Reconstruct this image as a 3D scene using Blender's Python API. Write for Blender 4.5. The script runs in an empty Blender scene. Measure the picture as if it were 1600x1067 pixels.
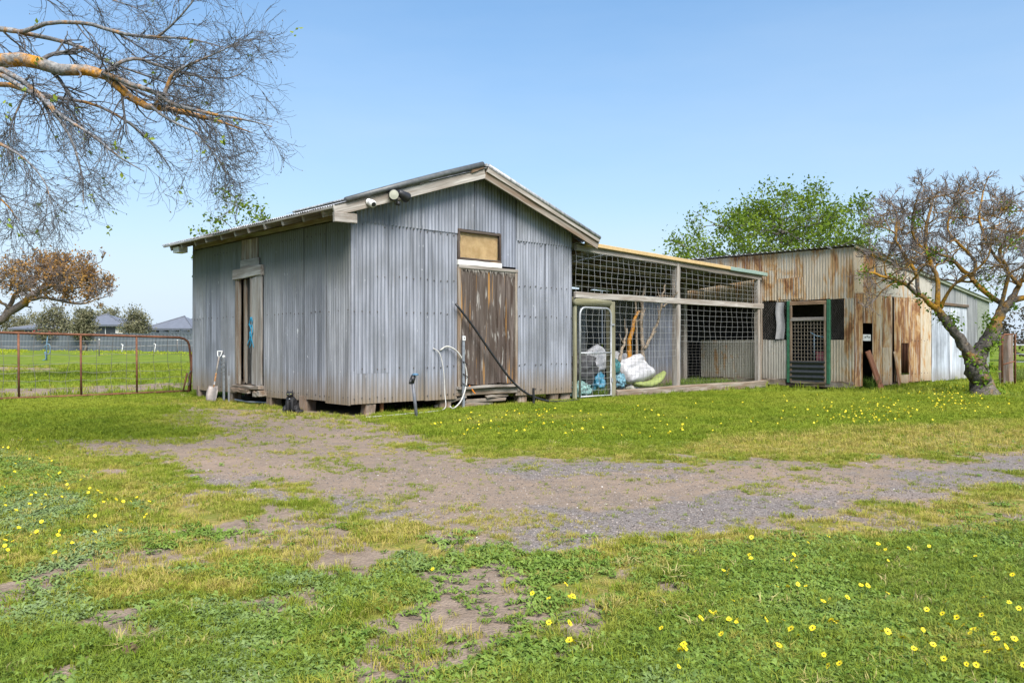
import bpy, math, random
import numpy as np
from mathutils import Matrix, Vector

# ------------------------------------------------------------------ camera, sky, sun, exposure
scene = bpy.context.scene
F_PX, CX, HOR = 1267.0, 800.0, 537.0          # focal length and horizon measured on the 1600 px wide photograph
EYE = 1.2
HEAD = math.radians(43.2)                     # compass heading of the lens (from +Y towards +X)
CAM = Vector((-7.257, -11.636, EYE))
FWD = Vector((math.sin(HEAD), math.cos(HEAD), 0)); RGT = Vector((math.cos(HEAD), -math.sin(HEAD), 0))
cam_data = bpy.data.cameras.new("camera"); cam = bpy.data.objects.new("camera", cam_data)
scene.collection.objects.link(cam); scene.camera = cam
cam.location = CAM; cam.rotation_euler = (math.radians(90), 0, -HEAD)
cam_data.sensor_width = 36; cam_data.lens = 36 * F_PX / 1600; cam_data.shift_y = 3.5 / 1600
cam_data.clip_start = 0.05; cam_data.clip_end = 6000

SKY_SAT, SKY_VEIL = 1.55, (3.5, 4.15, 4.9, 1)
SUN_EL, SUN_AZ = math.radians(50), math.radians(203)   # veiled sun behind the photographer
world = bpy.data.worlds.new("World"); scene.world = world; world.use_nodes = True
wt = world.node_tree; wt.nodes.clear()
wo = wt.nodes.new("ShaderNodeOutputWorld"); wb = wt.nodes.new("ShaderNodeBackground")
sky = wt.nodes.new("ShaderNodeTexSky"); sky.sky_type = 'NISHITA'; sky.sun_disc = False
sky.sun_elevation = SUN_EL; sky.sun_rotation = SUN_AZ
sky.air_density = 1.0; sky.dust_density = 1.0; sky.ozone_density = 1.5; sky.altitude = 100
# thin high cloud veil (stretched noise on the dome) and pale haze low over the horizon
tc = wt.nodes.new("ShaderNodeTexCoord"); mp = wt.nodes.new("ShaderNodeMapping"); mp.inputs['Scale'].default_value = (1.2, 1.2, 5)
nz = wt.nodes.new("ShaderNodeTexNoise"); nz.inputs['Scale'].default_value = 2.2; nz.inputs['Detail'].default_value = 7; nz.inputs['Roughness'].default_value = .55
hs = wt.nodes.new("ShaderNodeHueSaturation"); hs.inputs['Saturation'].default_value = SKY_SAT; hs.inputs['Hue'].default_value = .497
sx = wt.nodes.new("ShaderNodeSeparateXYZ"); rp = wt.nodes.new("ShaderNodeValToRGB"); e = rp.color_ramp.elements
e[0].position = 0; e[0].color = (.93, .93, .93, 1); e[1].position = .5; e[1].color = (.13, .13, .13, 1); q = e.new(.18); q.color = (.5, .5, .5, 1)
ad = wt.nodes.new("ShaderNodeMath"); ad.operation = 'MULTIPLY_ADD'; ad.inputs[1].default_value = .22; ad.use_clamp = True
mx = wt.nodes.new("ShaderNodeMix"); mx.data_type = 'RGBA'; mx.inputs[7].default_value = SKY_VEIL
wt.links.new(tc.outputs['Generated'], mp.inputs[0]); wt.links.new(mp.outputs[0], nz.inputs['Vector'])
wt.links.new(tc.outputs['Generated'], sx.inputs[0]); wt.links.new(sx.outputs[2], rp.inputs[0])
wt.links.new(nz.outputs['Fac'], ad.inputs[0]); wt.links.new(rp.outputs[0], ad.inputs[2]); wt.links.new(ad.outputs[0], mx.inputs[0])
wt.links.new(sky.outputs[0], hs.inputs['Color']); wt.links.new(hs.outputs[0], mx.inputs[6]); wt.links.new(mx.outputs[2], wb.inputs['Color'])
wb.inputs['Strength'].default_value = .090; wt.links.new(wb.outputs[0], wo.inputs['Surface'])
sl = bpy.data.lights.new("sun", 'SUN'); sl.energy = 3.7; sl.angle = math.radians(38); sl.color = (1, .96, .9)
so = bpy.data.objects.new("sun", sl); scene.collection.objects.link(so); so.location = (0, -20, 30)
sdir = Vector((math.sin(SUN_AZ) * math.cos(SUN_EL), math.cos(SUN_AZ) * math.cos(SUN_EL), math.sin(SUN_EL)))
so.rotation_euler = sdir.to_track_quat('Z', 'Y').to_euler()
vs = scene.view_settings; vs.view_transform = 'Standard'; vs.look = 'None'; vs.gamma = 1; vs.use_curve_mapping = False
vs.exposure = 1.22
scene.render.engine = 'CYCLES'; scene.cycles.max_bounces = 6; scene.cycles.transparent_max_bounces = 8
scene.cycles.use_denoising = True

# ------------------------------------------------------------------ helpers
random.seed(7); rng = np.random.default_rng(11)
COL = scene.collection
WM = {}                                       # world matrix of every object (for parenting)

def rel(px, dep):                             # lateral metres of a photo column at a depth
    return (px - CX) / F_PX * dep
def at(px, py, dep):                          # real point seen at photo position px,py at that distance
    p = CAM + RGT * rel(px, dep) + FWD * dep
    return Vector((p.x, p.y, EYE + (HOR - py) / F_PX * dep))
def ground_px(px, py):                        # point of the level yard seen there
    return at(px, py, F_PX * EYE / (py - HOR))

def obj(name, me, parent=None, M=None, mats=None):
    o = bpy.data.objects.new(name, me); COL.objects.link(o)
    M = M or Matrix.Identity(4); WM[o.name] = M
    if parent is not None:
        o.parent = parent; o.matrix_basis = WM[parent.name].inverted() @ M
    else:
        o.matrix_basis = M
    if mats is not None:
        for m in (mats if isinstance(mats, (list, tuple)) else [mats]): me.materials.append(m)
    return o
def tag(o, label=None, cat=None, group=None, kind=None):
    if label: o["label"] = label
    if cat: o["category"] = cat
    if group: o["group"] = group
    if kind: o["kind"] = kind
    return o
def thing(name, label, cat, loc=(0, 0, 0), group=None):
    return tag(obj(name, None, None, Matrix.Translation(Vector(loc))), label, cat, group)

class MB:
    def __init__(s): s.v = []; s.f = []; s.m = []
    def add(s, vs, fs, mi=0):
        b = len(s.v); s.v += [tuple(p) for p in vs]; s.f += [tuple(i + b for i in f) for f in fs]; s.m += [mi] * len(fs); return s
    def box(s, c, d, M=None, mi=0):
        x, y, z = d[0] / 2, d[1] / 2, d[2] / 2
        vs = [Vector((c[0] + sx * x, c[1] + sy * y, c[2] + sz * z)) for sz in (-1, 1) for sx, sy in ((-1, -1), (1, -1), (1, 1), (-1, 1))]
        if M: vs = [M @ p for p in vs]
        return s.add(vs, [(3, 2, 1, 0), (4, 5, 6, 7), (0, 1, 5, 4), (1, 2, 6, 5), (2, 3, 7, 6), (3, 0, 4, 7)], mi)
    def tube(s, pts, r, n=6, mi=0, caps=True):
        pts = [Vector(p) for p in pts]; k = len(pts)
        rs = r if isinstance(r, (list, tuple)) else [r] * k
        vs = []; ref = None
        for i in range(k):
            t = (pts[min(i + 1, k - 1)] - pts[max(i - 1, 0)]).normalized()
            if ref is None: ref = t.orthogonal().normalized()
            ref = (ref - t * ref.dot(t)).normalized(); b = t.cross(ref)
            for j in range(n):
                a = 2 * math.pi * j / n; vs.append(pts[i] + (ref * math.cos(a) + b * math.sin(a)) * rs[i])
        fs = [(i * n + j, i * n + (j + 1) % n, (i + 1) * n + (j + 1) % n, (i + 1) * n + j) for i in range(k - 1) for j in range(n)]
        if caps: fs += [tuple(range(n))[::-1], tuple((k - 1) * n + j for j in range(n))]
        return s.add(vs, fs, mi)
    def lathe(s, prof, M=None, n=12, mi=0):
        vs = []
        for r, z in prof:
            for j in range(n):
                a = 2 * math.pi * j / n; p = Vector((r * math.cos(a), r * math.sin(a), z)); vs.append(M @ p if M else p)
        k = len(prof)
        fs = [(i * n + j, i * n + (j + 1) % n, (i + 1) * n + (j + 1) % n, (i + 1) * n + j) for i in range(k - 1) for j in range(n)]
        fs += [tuple(range(n))[::-1], tuple((k - 1) * n + j for j in range(n))]
        return s.add(vs, fs, mi)
    def mesh(s, smooth=False):
        me = bpy.data.meshes.new("m"); me.from_pydata(s.v, [], s.f); me.polygons.foreach_set("material_index", s.m)
        if smooth: me.polygons.foreach_set("use_smooth", [True] * len(s.f))
        me.update(); return me
    def build(s, name, mats, parent=None, M=None, smooth=False):
        return obj(name, s.mesh(smooth), parent, M, mats)

def frame_along(p0, p1, up=Vector((0, 0, 1)), roll=0):
    x = (Vector(p1) - Vector(p0)).normalized(); up = Vector(up)
    if abs(x.dot(up)) > .98: up = Vector((0, 1, 0)) if abs(x.y) < .9 else Vector((1, 0, 0))
    y = up.cross(x).normalized(); z = x.cross(y)
    M = Matrix((x, y, z)).transposed().to_4x4(); M.translation = Vector(p0)
    return M @ Matrix.Rotation(roll, 4, 'X')
def plank(name, p0, p1, w, h, mat, parent=None, up=(0, 0, 1), wear=.004, seg=5, ragged=0., roll=0., rs=None):
    """sawn timber: local x runs along the length; edges chamfered, slightly uneven, ends ragged if asked"""
    r = rs or random; L = (Vector(p1) - Vector(p0)).length; c = min(w, h) * .12; ring = []
    prof = [(-w/2 + c, -h/2), (w/2 - c, -h/2), (w/2, -h/2 + c), (w/2, h/2 - c), (w/2 - c, h/2), (-w/2 + c, h/2), (-w/2, h/2 - c), (-w/2, -h/2 + c)]
    vs = []
    for i in range(seg + 1):
        x = L * i / seg; oy = r.uniform(-wear, wear) if 0 < i < seg else 0; oz = r.uniform(-wear, wear) if 0 < i < seg else 0
        for k, (y, z) in enumerate(prof):
            rx = r.uniform(-ragged, ragged) if i in (0, seg) else 0
            vs.append((x + rx, y + oy + r.uniform(-wear, wear) * .5, z + oz + r.uniform(-wear, wear) * .5))
    n = 8; fs = [(i * n + j, i * n + (j + 1) % n, (i + 1) * n + (j + 1) % n, (i + 1) * n + j) for i in range(seg) for j in range(n)]
    fs += [tuple(range(n))[::-1], tuple(seg * n + j for j in range(n))]
    return MB().add(vs, fs).build(name, mat, parent, frame_along(p0, p1, up, roll))
def pipe(name, pts, r, mat, parent=None, n=8, smooth=True):
    return MB().tube(pts, r, n).build(name, mat, parent, None, smooth)
def smooth_path(pts, sub=4):
    P = [Vector(p) for p in pts]; P = [P[0] * 2 - P[1]] + P + [P[-1] * 2 - P[-2]]; out = []
    for i in range(1, len(P) - 2):
        for k in range(sub):
            t = k / sub
            out.append(.5 * ((2 * P[i]) + (-P[i-1] + P[i+1]) * t + (2*P[i-1] - 5*P[i] + 4*P[i+1] - P[i+2]) * t*t + (-P[i-1] + 3*P[i] - 3*P[i+1] + P[i+2]) * t**3))
    out.append(P[-2]); return out

# numpy lattice noise
_lat = np.random.default_rng(3).random((256, 256))
def vnoise(x, y):
    xi = np.floor(x).astype(int); yi = np.floor(y).astype(int); fx = x - xi; fy = y - yi
    fx = fx * fx * (3 - 2 * fx); fy = fy * fy * (3 - 2 * fy); a = lambda i, j: _lat[i % 256, j % 256]
    return (a(xi, yi) * (1 - fx) + a(xi + 1, yi) * fx) * (1 - fy) + (a(xi, yi + 1) * (1 - fx) + a(xi + 1, yi + 1) * fx) * fy
def fbm(x, y, o=4):
    s = 0; w = .5; t = 0
    for k in range(o):
        s = s + w * vnoise(x * 2**k + 17 * k, y * 2**k + 31 * k); t += w; w *= .55
    return s / t
def sstep(a, b, x): t = np.clip((x - a) / (b - a), 0, 1); return t * t * (3 - 2 * t)
def poly_sd(poly, x, y):                      # signed distance to a ground polygon, inside positive
    d = np.full(x.shape, 1e9); ins = np.zeros(x.shape, bool); n = len(poly)
    for i in range(n):
        ax, ay = poly[i]; bx, by = poly[(i + 1) % n]; ex, ey = bx - ax, by - ay
        t = np.clip(((x - ax) * ex + (y - ay) * ey) / (ex * ex + ey * ey + 1e-12), 0, 1)
        d = np.minimum(d, np.hypot(x - ax - t * ex, y - ay - t * ey))
        c = ((ay > y) != (by > y)) & (x < (bx - ax) * (y - ay) / ((by - ay) if by != ay else 1e-12) + ax); ins ^= c
    return np.where(ins, d, -d)

# ------------------------------------------------------------------ materials
class NT:
    def __init__(s, name):
        s.m = bpy.data.materials.new(name); s.m.use_nodes = True; s.t = s.m.node_tree; s.t.nodes.clear()
        s.out = s.t.nodes.new("ShaderNodeOutputMaterial"); s.p = s.t.nodes.new("ShaderNodeBsdfPrincipled")
        s.t.links.new(s.p.outputs[0], s.out.inputs[0])
    def n(s, typ, ins=None, **props):
        nd = s.t.nodes.new("ShaderNode" + typ)
        for k, v in props.items(): setattr(nd, k, v)
        for k, v in (ins or {}).items(): s.set(nd.inputs[k], v)
        return nd
    def set(s, sock, v):
        if hasattr(v, "is_output"): s.t.links.new(v, sock)
        else:
            try: sock.default_value = v
            except Exception: sock.default_value = (*v, 1)
    def coord(s, kind='Object'): return s.n("TexCoord").outputs[kind]
    def pos(s): return s.n("NewGeometry").outputs['Position']
    def map(s, v, sc=(1, 1, 1), loc=(0, 0, 0)): return s.n("Mapping", {0: v, 'Scale': sc, 'Location': loc}).outputs[0]
    def noise(s, v, sc=5, det=4, rough=.55, dist=0): return s.n("TexNoise", {'Vector': v, 'Scale': sc, 'Detail': det, 'Roughness': rough, 'Distortion': dist}).outputs['Fac']
    def ramp(s, f, stops):
        r = s.n("ValToRGB", {0: f}); e = r.color_ramp.elements
        while len(e) < len(stops): e.new(.5)
        for k, (p, c) in enumerate(stops): e[k].position = p; e[k].color = (c, c, c, 1) if not hasattr(c, '__len__') else (*c, 1)
        return r.outputs[0]
    def mix(s, f, a, b, mode='MIX'):
        nd = s.n("Mix", data_type='RGBA', blend_type=mode); s.set(nd.inputs[0], f); s.set(nd.inputs[6], a); s.set(nd.inputs[7], b); return nd.outputs[2]
    def math(s, op, a, b=0, c=0, clamp=False):
        nd = s.n("Math", operation=op, use_clamp=clamp); s.set(nd.inputs[0], a); s.set(nd.inputs[1], b); s.set(nd.inputs[2], c); return nd.outputs[0]
    def sep(s, v): return s.n("SeparateXYZ", {0: v}).outputs
    def rand(s): return s.n("ObjectInfo").outputs['Random']
    def attr(s, name, typ='GEOMETRY'): return s.n("Attribute", attribute_name=name, attribute_type=typ)
    def bump(s, h, st=.3, dist=.01): s.set(s.p.inputs['Normal'], s.n("Bump", {'Height': h, 'Strength': st, 'Distance': dist}).outputs[0])
    def done(s, col, rough=.7, metal=0., spec=.5):
        s.set(s.p.inputs['Base Color'], col); s.set(s.p.inputs['Roughness'], rough); s.set(s.p.inputs['Metallic'], metal); s.set(s.p.inputs['Specular IOR Level'], spec); return s.m

def m_plain(name, col, rough=.6, metal=0., var=.25, sc=14, spec=.4):
    t = NT(name); p = t.coord(); a = t.noise(p, sc, 5); b = t.noise(p, sc * 6, 3)
    c = t.mix(t.ramp(a, [(.3, 0), (.7, 1)]), tuple(x * (1 - var) for x in col), tuple(min(1, x * (1 + var)) for x in col))
    c = t.mix(t.math('MULTIPLY', b, .25), c, tuple(x * .55 for x in col)); t.bump(b, .2, .003)
    return t.done(c, rough, metal, spec)
def m_galv(name, tint=(.30, .325, .36), moss=0., dirt=1., pale=.25, dirt_h=.62):
    """weathered galvanised iron: streaks down the sheet, chalky flecks, splashed dirt along the foot"""
    t = NT(name); P = t.pos(); S = t.sep(P); rnd = t.rand()
    Pr = t.n("VectorMath", {0: P, 1: t.n("CombineXYZ", {0: t.math('MULTIPLY', rnd, 37.)}).outputs[0]}, operation='ADD').outputs[0]
    st = t.noise(t.map(Pr, (16, 16, .5)), 1, 6, .6); st2 = t.noise(t.map(Pr, (45, 45, 1.2)), 1, 4, .6); bl = t.noise(Pr, 1.1, 4)
    c = t.mix(t.ramp(st, [(.34, 0), (.66, 1)]), tuple(x * .58 for x in tint), tuple(min(1, x * 1.42) for x in tint))
    c = t.mix(t.ramp(st2, [(.62, 0), (.75, pale)]), c, (.62, .63, .64))
    c = t.mix(t.ramp(bl, [(.35, .45), (.55, 0)]), c, (.12, .125, .13))
    c = t.mix(t.ramp(t.noise(t.map(Pr, (30, 30, 1.6), (4, 9, 2)), 1, 4, .6), [(.66, 0), (.76, .35)]), c, (.20, .115, .06))
    fl = t.noise(t.map(Pr, (22, 22, 7)), 1, 2, .5); c = t.mix(t.ramp(fl, [(.72, 0), (.76, .5 * pale / .25)]), c, (.68, .69, .7))
    c = t.mix(1., c, t.mix(rnd, (.78, .80, .84), (1.22, 1.2, 1.16)), 'MULTIPLY')
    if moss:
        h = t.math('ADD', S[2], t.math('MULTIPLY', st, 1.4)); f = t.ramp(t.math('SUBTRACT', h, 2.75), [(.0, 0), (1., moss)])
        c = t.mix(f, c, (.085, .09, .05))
    h = t.math('DIVIDE', t.math('SUBTRACT', t.math('ADD', S[2], t.math('MULTIPLY', t.math('SUBTRACT', st, .5), .5)), .12), dirt_h)
    c = t.mix(t.ramp(h, [(.1, .85 * dirt), (.95, 0)]), c, (.20, .145, .085))
    t.bump(st2, .12, .004)
    return t.done(c, t.ramp(st, [(.3, .45), (.7, .68)]), .3, .4)
def m_rust(name, amt=.5, base=(.40, .36, .29)):
    t = NT(name); P = t.pos(); rnd = t.rand(); S = t.sep(P)
    Pr = t.n("VectorMath", {0: P, 1: t.n("CombineXYZ", {1: t.math('MULTIPLY', rnd, 53.)}).outputs[0]}, operation='ADD').outputs[0]
    st = t.noise(t.map(Pr, (7, 7, 1.5)), 1, 6, .62, .4); bl = t.noise(t.map(Pr, (2.3, 2.3, 1.5)), 1, 6, .62, .6); fi = t.noise(t.map(Pr, (60, 60, 3)), 1, 4)
    c = t.mix(t.ramp(fi, [(.3, 0), (.7, 1)]), tuple(x * .72 for x in base), tuple(x * 1.22 for x in base))
    w = t.math('ADD', t.math('MULTIPLY', st, .45), t.math('ADD', t.math('MULTIPLY', bl, .72), t.math('MULTIPLY', t.math('SUBTRACT', rnd, .5), .22)))
    c = t.mix(t.ramp(w, [(.650 - .15 * amt, 0), (.735 - .15 * amt, .8)]), c, t.mix(fi, (.29, .145, .042), (.44, .245, .085)))
    c = t.mix(t.ramp(w, [(.745 - .15 * amt, 0), (.82 - .15 * amt, .85)]), c, (.16, .06, .022))
    wh = t.noise(t.map(Pr, (14, 14, 1.1), (5, 3, 0)), 1, 5); c = t.mix(t.ramp(wh, [(.53, 0), (.66, .6)]), c, (.47, .455, .42))
    c = t.mix(t.ramp(t.math('ADD', S[2], t.math('MULTIPLY', st, .4)), [(.3, .5), (.62, 0)]), c, (.17, .085, .04))
    t.bump(fi, .2, .005)
    return t.done(c, .72, .1, .3)
def m_wood(name, col=(.27, .235, .195), dark=.45, pale=.25, orange=0., warm=(.15, .09, .05)):
    """grey weathered timber, grain along local x"""
    t = NT(name); P = t.coord(); rnd = t.rand()
    Pr = t.n("VectorMath", {0: P, 1: t.n("CombineXYZ", {0: t.math('MULTIPLY', rnd, 41.)}).outputs[0]}, operation='ADD').outputs[0]
    g = t.noise(t.map(Pr, (1.6, 45, 45)), 1, 6, .65, .3); g2 = t.noise(t.map(Pr, (.9, 11, 11)), 1, 5, .6); k = t.noise(t.map(Pr, (3, 16, 16)), 1, 3)
    c = t.mix(t.ramp(g, [(.32, 0), (.68, 1)]), tuple(x * (1 - dark) for x in col), tuple(min(1, x * 1.35) for x in col))
    c = t.mix(t.ramp(g2, [(.42, .75), (.6, 0)]), c, warm)
    c = t.mix(t.ramp(k, [(.6, 0), (.72, pale)]), c, (.52, .50, .46))
    if orange: c = t.mix(t.ramp(t.noise(t.map(Pr, (.55, 15, 15), (9, 2, 0)), 1, 3), [(.62, 0), (.68, orange)]), c, (.42, .21, .05))
    c = t.mix(t.math('MULTIPLY', t.math('SUBTRACT', rnd, .4), .5), c, (.1, .085, .07))
    t.bump(g, .5, .006)
    return t.done(c, .85, 0, .2)
def m_bark(name, col=(.13, .115, .10), lichen=.5, lcol=(.46, .21, .015), lsc=2.6, zfade=None, pale=.4):
    t = NT(name); P = t.pos(); n1 = t.noise(P, 22, 6, .65); n2 = t.noise(P, lsc, 4, .6); n3 = t.noise(P, 14, 3)
    c = t.mix(t.ramp(n1, [(.35, 0), (.68, 1)]), tuple(x * .5 for x in col), tuple(x * 1.7 for x in col))
    c = t.mix(t.ramp(n3, [(.6, 0), (.7, pale)]), c, (.32, .32, .29))
    if lichen:
        w = t.math('ADD', t.math('MULTIPLY', n2, .75), t.math('MULTIPLY', n3, .25))
        if zfade: w = t.math('ADD', w, t.ramp(t.math('MULTIPLY', t.sep(P)[2], 1 / 6), [(zfade[0] / 6, -.0), (zfade[1] / 6, .12)]))
        c = t.mix(t.ramp(w, [(.67 - .3 * lichen, 0), (.80 - .3 * lichen, .92)]), c, t.mix(t.ramp(n1, [(.3, 0), (.7, 1)]), tuple(x * .4 for x in lcol), tuple(x * 1.3 for x in lcol)))
    t.bump(n1, .6, .02)
    return t.done(c, .9, 0, .15)
def m_leaf(name, a, b, rough=.55, trans=.35, use_tint=False):
    t = NT(name); P = t.pos(); f = t.noise(P, 1.3, 3); g = t.noise(P, 31, 2)
    c = t.mix(t.ramp(t.math('ADD', t.math('MULTIPLY', f, .6), t.math('MULTIPLY', g, .4)), [(.35, 0), (.65, 1)]), a, b)
    if use_tint:
        ti = t.attr("tint", 'INSTANCER').outputs['Color']; c = t.mix(t.ramp(g, [(.3, 0), (.7, 1)]), ti, t.mix(.3, ti, (.27, .36, .03), 'MIX'))
    t.done(c, rough, 0, .08)
    tr = t.n("BsdfTranslucent", {'Color': c}); ad = t.n("MixShader", {0: trans}); t.t.links.new(t.p.outputs[0], ad.inputs[1]); t.t.links.new(tr.outputs[0], ad.inputs[2])
    t.t.links.new(ad.outputs[0], t.out.inputs[0]); return t.m

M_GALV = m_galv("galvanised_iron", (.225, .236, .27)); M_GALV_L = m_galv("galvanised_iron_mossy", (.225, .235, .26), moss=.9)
M_GALV_OLD = m_galv("old_grey_iron", (.27, .27, .265), dirt=.7); M_ROOF = m_galv("roof_iron", (.36, .36, .36), dirt=0, pale=.15)
M_RUST = m_rust("rusty_iron", .82, (.44, .365, .265)); M_RUST2 = m_rust("very_rusty_iron", 1.08, (.45, .36, .25)); M_RUSTPALE = m_rust("lightly_rusted_iron", -.15, (.37, .345, .30))
M_PALEGREY = m_galv("pale_grey_steel", (.50, .53, .57), dirt=.5, pale=.12, dirt_h=.4)
M_WOOD = m_wood("weathered_timber"); M_WOODPALE = m_wood("pale_weathered_timber", (.34, .315, .285), .4, .35, 0, (.19, .155, .125))
M_DOOR = m_wood("door_boards", (.115, .092, .08), .65, .5, .8, (.035, .02, .013)); M_WOODDARK = m_wood("dark_timber", (.09, .075, .06), .5, .1)
M_WOODGREEN = m_wood("mossy_timber", (.26, .25, .17), .4, .15, 0, (.14, .13, .07))
M_PAINT = m_plain("flaking_white_paint", (.58, .57, .54), .7, 0, .15); M_STEEL = m_plain("galvanised_pipe", (.33, .34, .35), .5, .4, .2)
M_RUSTPIPE = m_plain("rusty_pipe", (.15, .062, .032), .8, .1, .45, 9); M_BLACK = m_plain("black_plastic", (.02, .02, .022), .45, 0, .2)
M_WIRE = m_plain("fence_wire", (.36, .36, .35), .5, .4, .1); M_DKWIRE = m_plain("dark_wire", (.13, .12, .11), .6, .2, .1)
M_WHITEP = m_plain("white_plastic", (.62, .62, .6), .45, 0, .08)

# ------------------------------------------------------------------ ground: one sheet to the horizon, cover mapped on it
def zg(x, y):
    d = np.hypot(x - CAM.x, y - CAM.y)
    return np.clip(.007 * (d - 25), 0, .55) + .012 * (fbm(x * .9, y * .9, 3) - .5) * sstep(1, 4, d) * (1 - sstep(40, 60, d))
def zg1(x, y): return float(zg(np.array([x]), np.array([y]))[0])
def on_ground(px, py):
    p = ground_px(px, py); p.z = zg1(p.x, p.y); return p
def GP(pts): return [tuple(ground_px(*p)[:2]) for p in pts]
DRIVE = GP([(2000, 690), (1600, 706), (1450, 716), (1300, 724), (1150, 716), (1000, 712), (880, 708), (760, 708), (690, 702), (620, 684), (560, 664), (480, 655), (400, 650), (340, 645), (300, 640), (262, 632),
            (268, 648), (300, 668), (335, 690), (240, 684), (140, 688), (180, 704), (250, 733), (330, 765), (420, 795), (500, 815), (640, 815), (760, 818), (860, 836), (950, 858), (1050, 852), (1150, 832), (1300, 800), (1450, 780), (1600, 756), (2000, 735)])
SOIL = [GP(p) for p in ([(640, 900), (780, 880), (850, 905), (800, 930), (690, 935)], [(330, 940), (480, 915), (520, 935), (420, 960)], [(860, 960), (930, 930), (960, 990), (880, 1030)], [(-40, 930), (60, 905), (90, 925), (0, 960)], [(380, 780), (520, 800), (600, 850), (560, 905), (470, 900), (400, 850)], [(150, 960), (250, 940), (220, 1000), (60, 1040), (30, 1067), (90, 1080), (180, 1020)], [(140, 860), (250, 845), (240, 875), (150, 890), (60, 905)],
        [(560, 960), (700, 930), (820, 900), (860, 930), (760, 990), (660, 1060), (560, 1067), (540, 1010)], [(250, 625), (330, 640), (560, 640), (590, 655), (520, 668), (420, 650), (300, 645)], [(560, 640), (600, 655), (720, 700), (600, 690), (500, 665)], [(1010, 935), (1060, 920), (1090, 960), (1010, 965)], [(430, 690), (560, 690), (620, 740), (500, 740)])]
LUSH = [GP(p) for p in ([(1010, 900), (1090, 868), (1250, 850), (1420, 850), (1600, 828), (2100, 800), (2400, 1300), (700, 1300), (720, 1067), (880, 990), (960, 940)],
        [(-300, 1300), (-300, 930), (0, 955), (200, 955), (330, 925), (430, 890), (560, 868), (660, 890), (740, 880), (800, 905), (740, 930), (600, 950), (520, 1000), (500, 1067), (560, 1300)],
        [(740, 870), (830, 860), (900, 880), (850, 900), (760, 895)])]
SAGE = [GP(p) for p in ([(60, 865), (120, 830), (220, 815), (215, 850), (150, 880), (100, 905), (50, 890)], [(262, 890), (320, 885), (318, 905), (270, 908)], [(40, 935), (90, 920), (160, 925), (120, 960), (60, 965)], [(-80, 770), (60, 750), (160, 775), (120, 820), (20, 850), (-80, 850)],
        [(-60, 700), (30, 705), (100, 730), (130, 760), (30, 765), (-60, 745)], [(180, 785), (240, 780), (250, 800), (200, 805)])]
THIN = GP([(300, 770), (420, 800), (560, 822), (760, 828), (900, 862), (1050, 866), (1150, 846), (1300, 812), (1600, 770), (2000, 750), (2000, 800), (1600, 822), (1300, 846), (1080, 890), (980, 960), (900, 1010), (760, 1090), (560, 1090), (545, 1000), (640, 950), (720, 930), (640, 893), (430, 898), (330, 930), (240, 950), (190, 905), (110, 900), (100, 862), (230, 840), (250, 800)])
LAWN = GP([(560, 656), (700, 690), (840, 700), (1000, 698), (1200, 690), (1400, 672), (1600, 668), (2200, 655), (2200, 590), (1560, 590), (1340, 606), (1200, 600), (900, 626), (700, 640), (600, 648)])
LAWNL = GP([(-500, 640), (0, 626), (240, 622), (300, 640), (330, 672), (290, 690), (150, 690), (60, 700), (0, 690), (-500, 700)])
DRY = [GP(p) for p in ([(110, 720), (250, 760), (420, 810), (420, 870), (250, 880), (130, 870), (230, 820), (150, 770)], [(960, 905), (1060, 880), (1080, 960), (1000, 980)], [(1100, 680), (1600, 655), (1900, 660), (1900, 700), (1600, 700), (1300, 722), (1080, 708)], [(1050, 860), (1300, 815), (1600, 770), (1900, 760), (1900, 800), (1600, 825), (1250, 850)],
       [(500, 820), (760, 825), (1000, 870), (960, 900), (700, 875), (520, 865)])]
GRAVEL_G = [GP(p) for p in ([(860, 800), (1000, 780), (1150, 760), (1290, 755), (1270, 790), (1100, 840), (950, 865), (880, 850)], [(1380, 745), (1500, 725), (1700, 705), (1700, 745), (1500, 765), (1390, 770)], [(300, 745), (500, 770), (620, 800), (480, 810), (380, 780)], [(760, 720), (1000, 715), (1150, 720), (1050, 750), (800, 750)])]
DIRTPADDOCK = [tuple(at(px, 0, d)[:2]) for px, d in ((-300, 38), (20, 37), (85, 36), (80, 33), (-20, 32), (-300, 33))]
TRACK = [tuple(at(px, 0, d)[:2]) for px, d in ((-300, 18), (0, 18.2), (120, 19.5), (250, 21.5), (330, 25), (260, 24.5), (120, 22.5), (0, 21.5), (-300, 21))]

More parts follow.
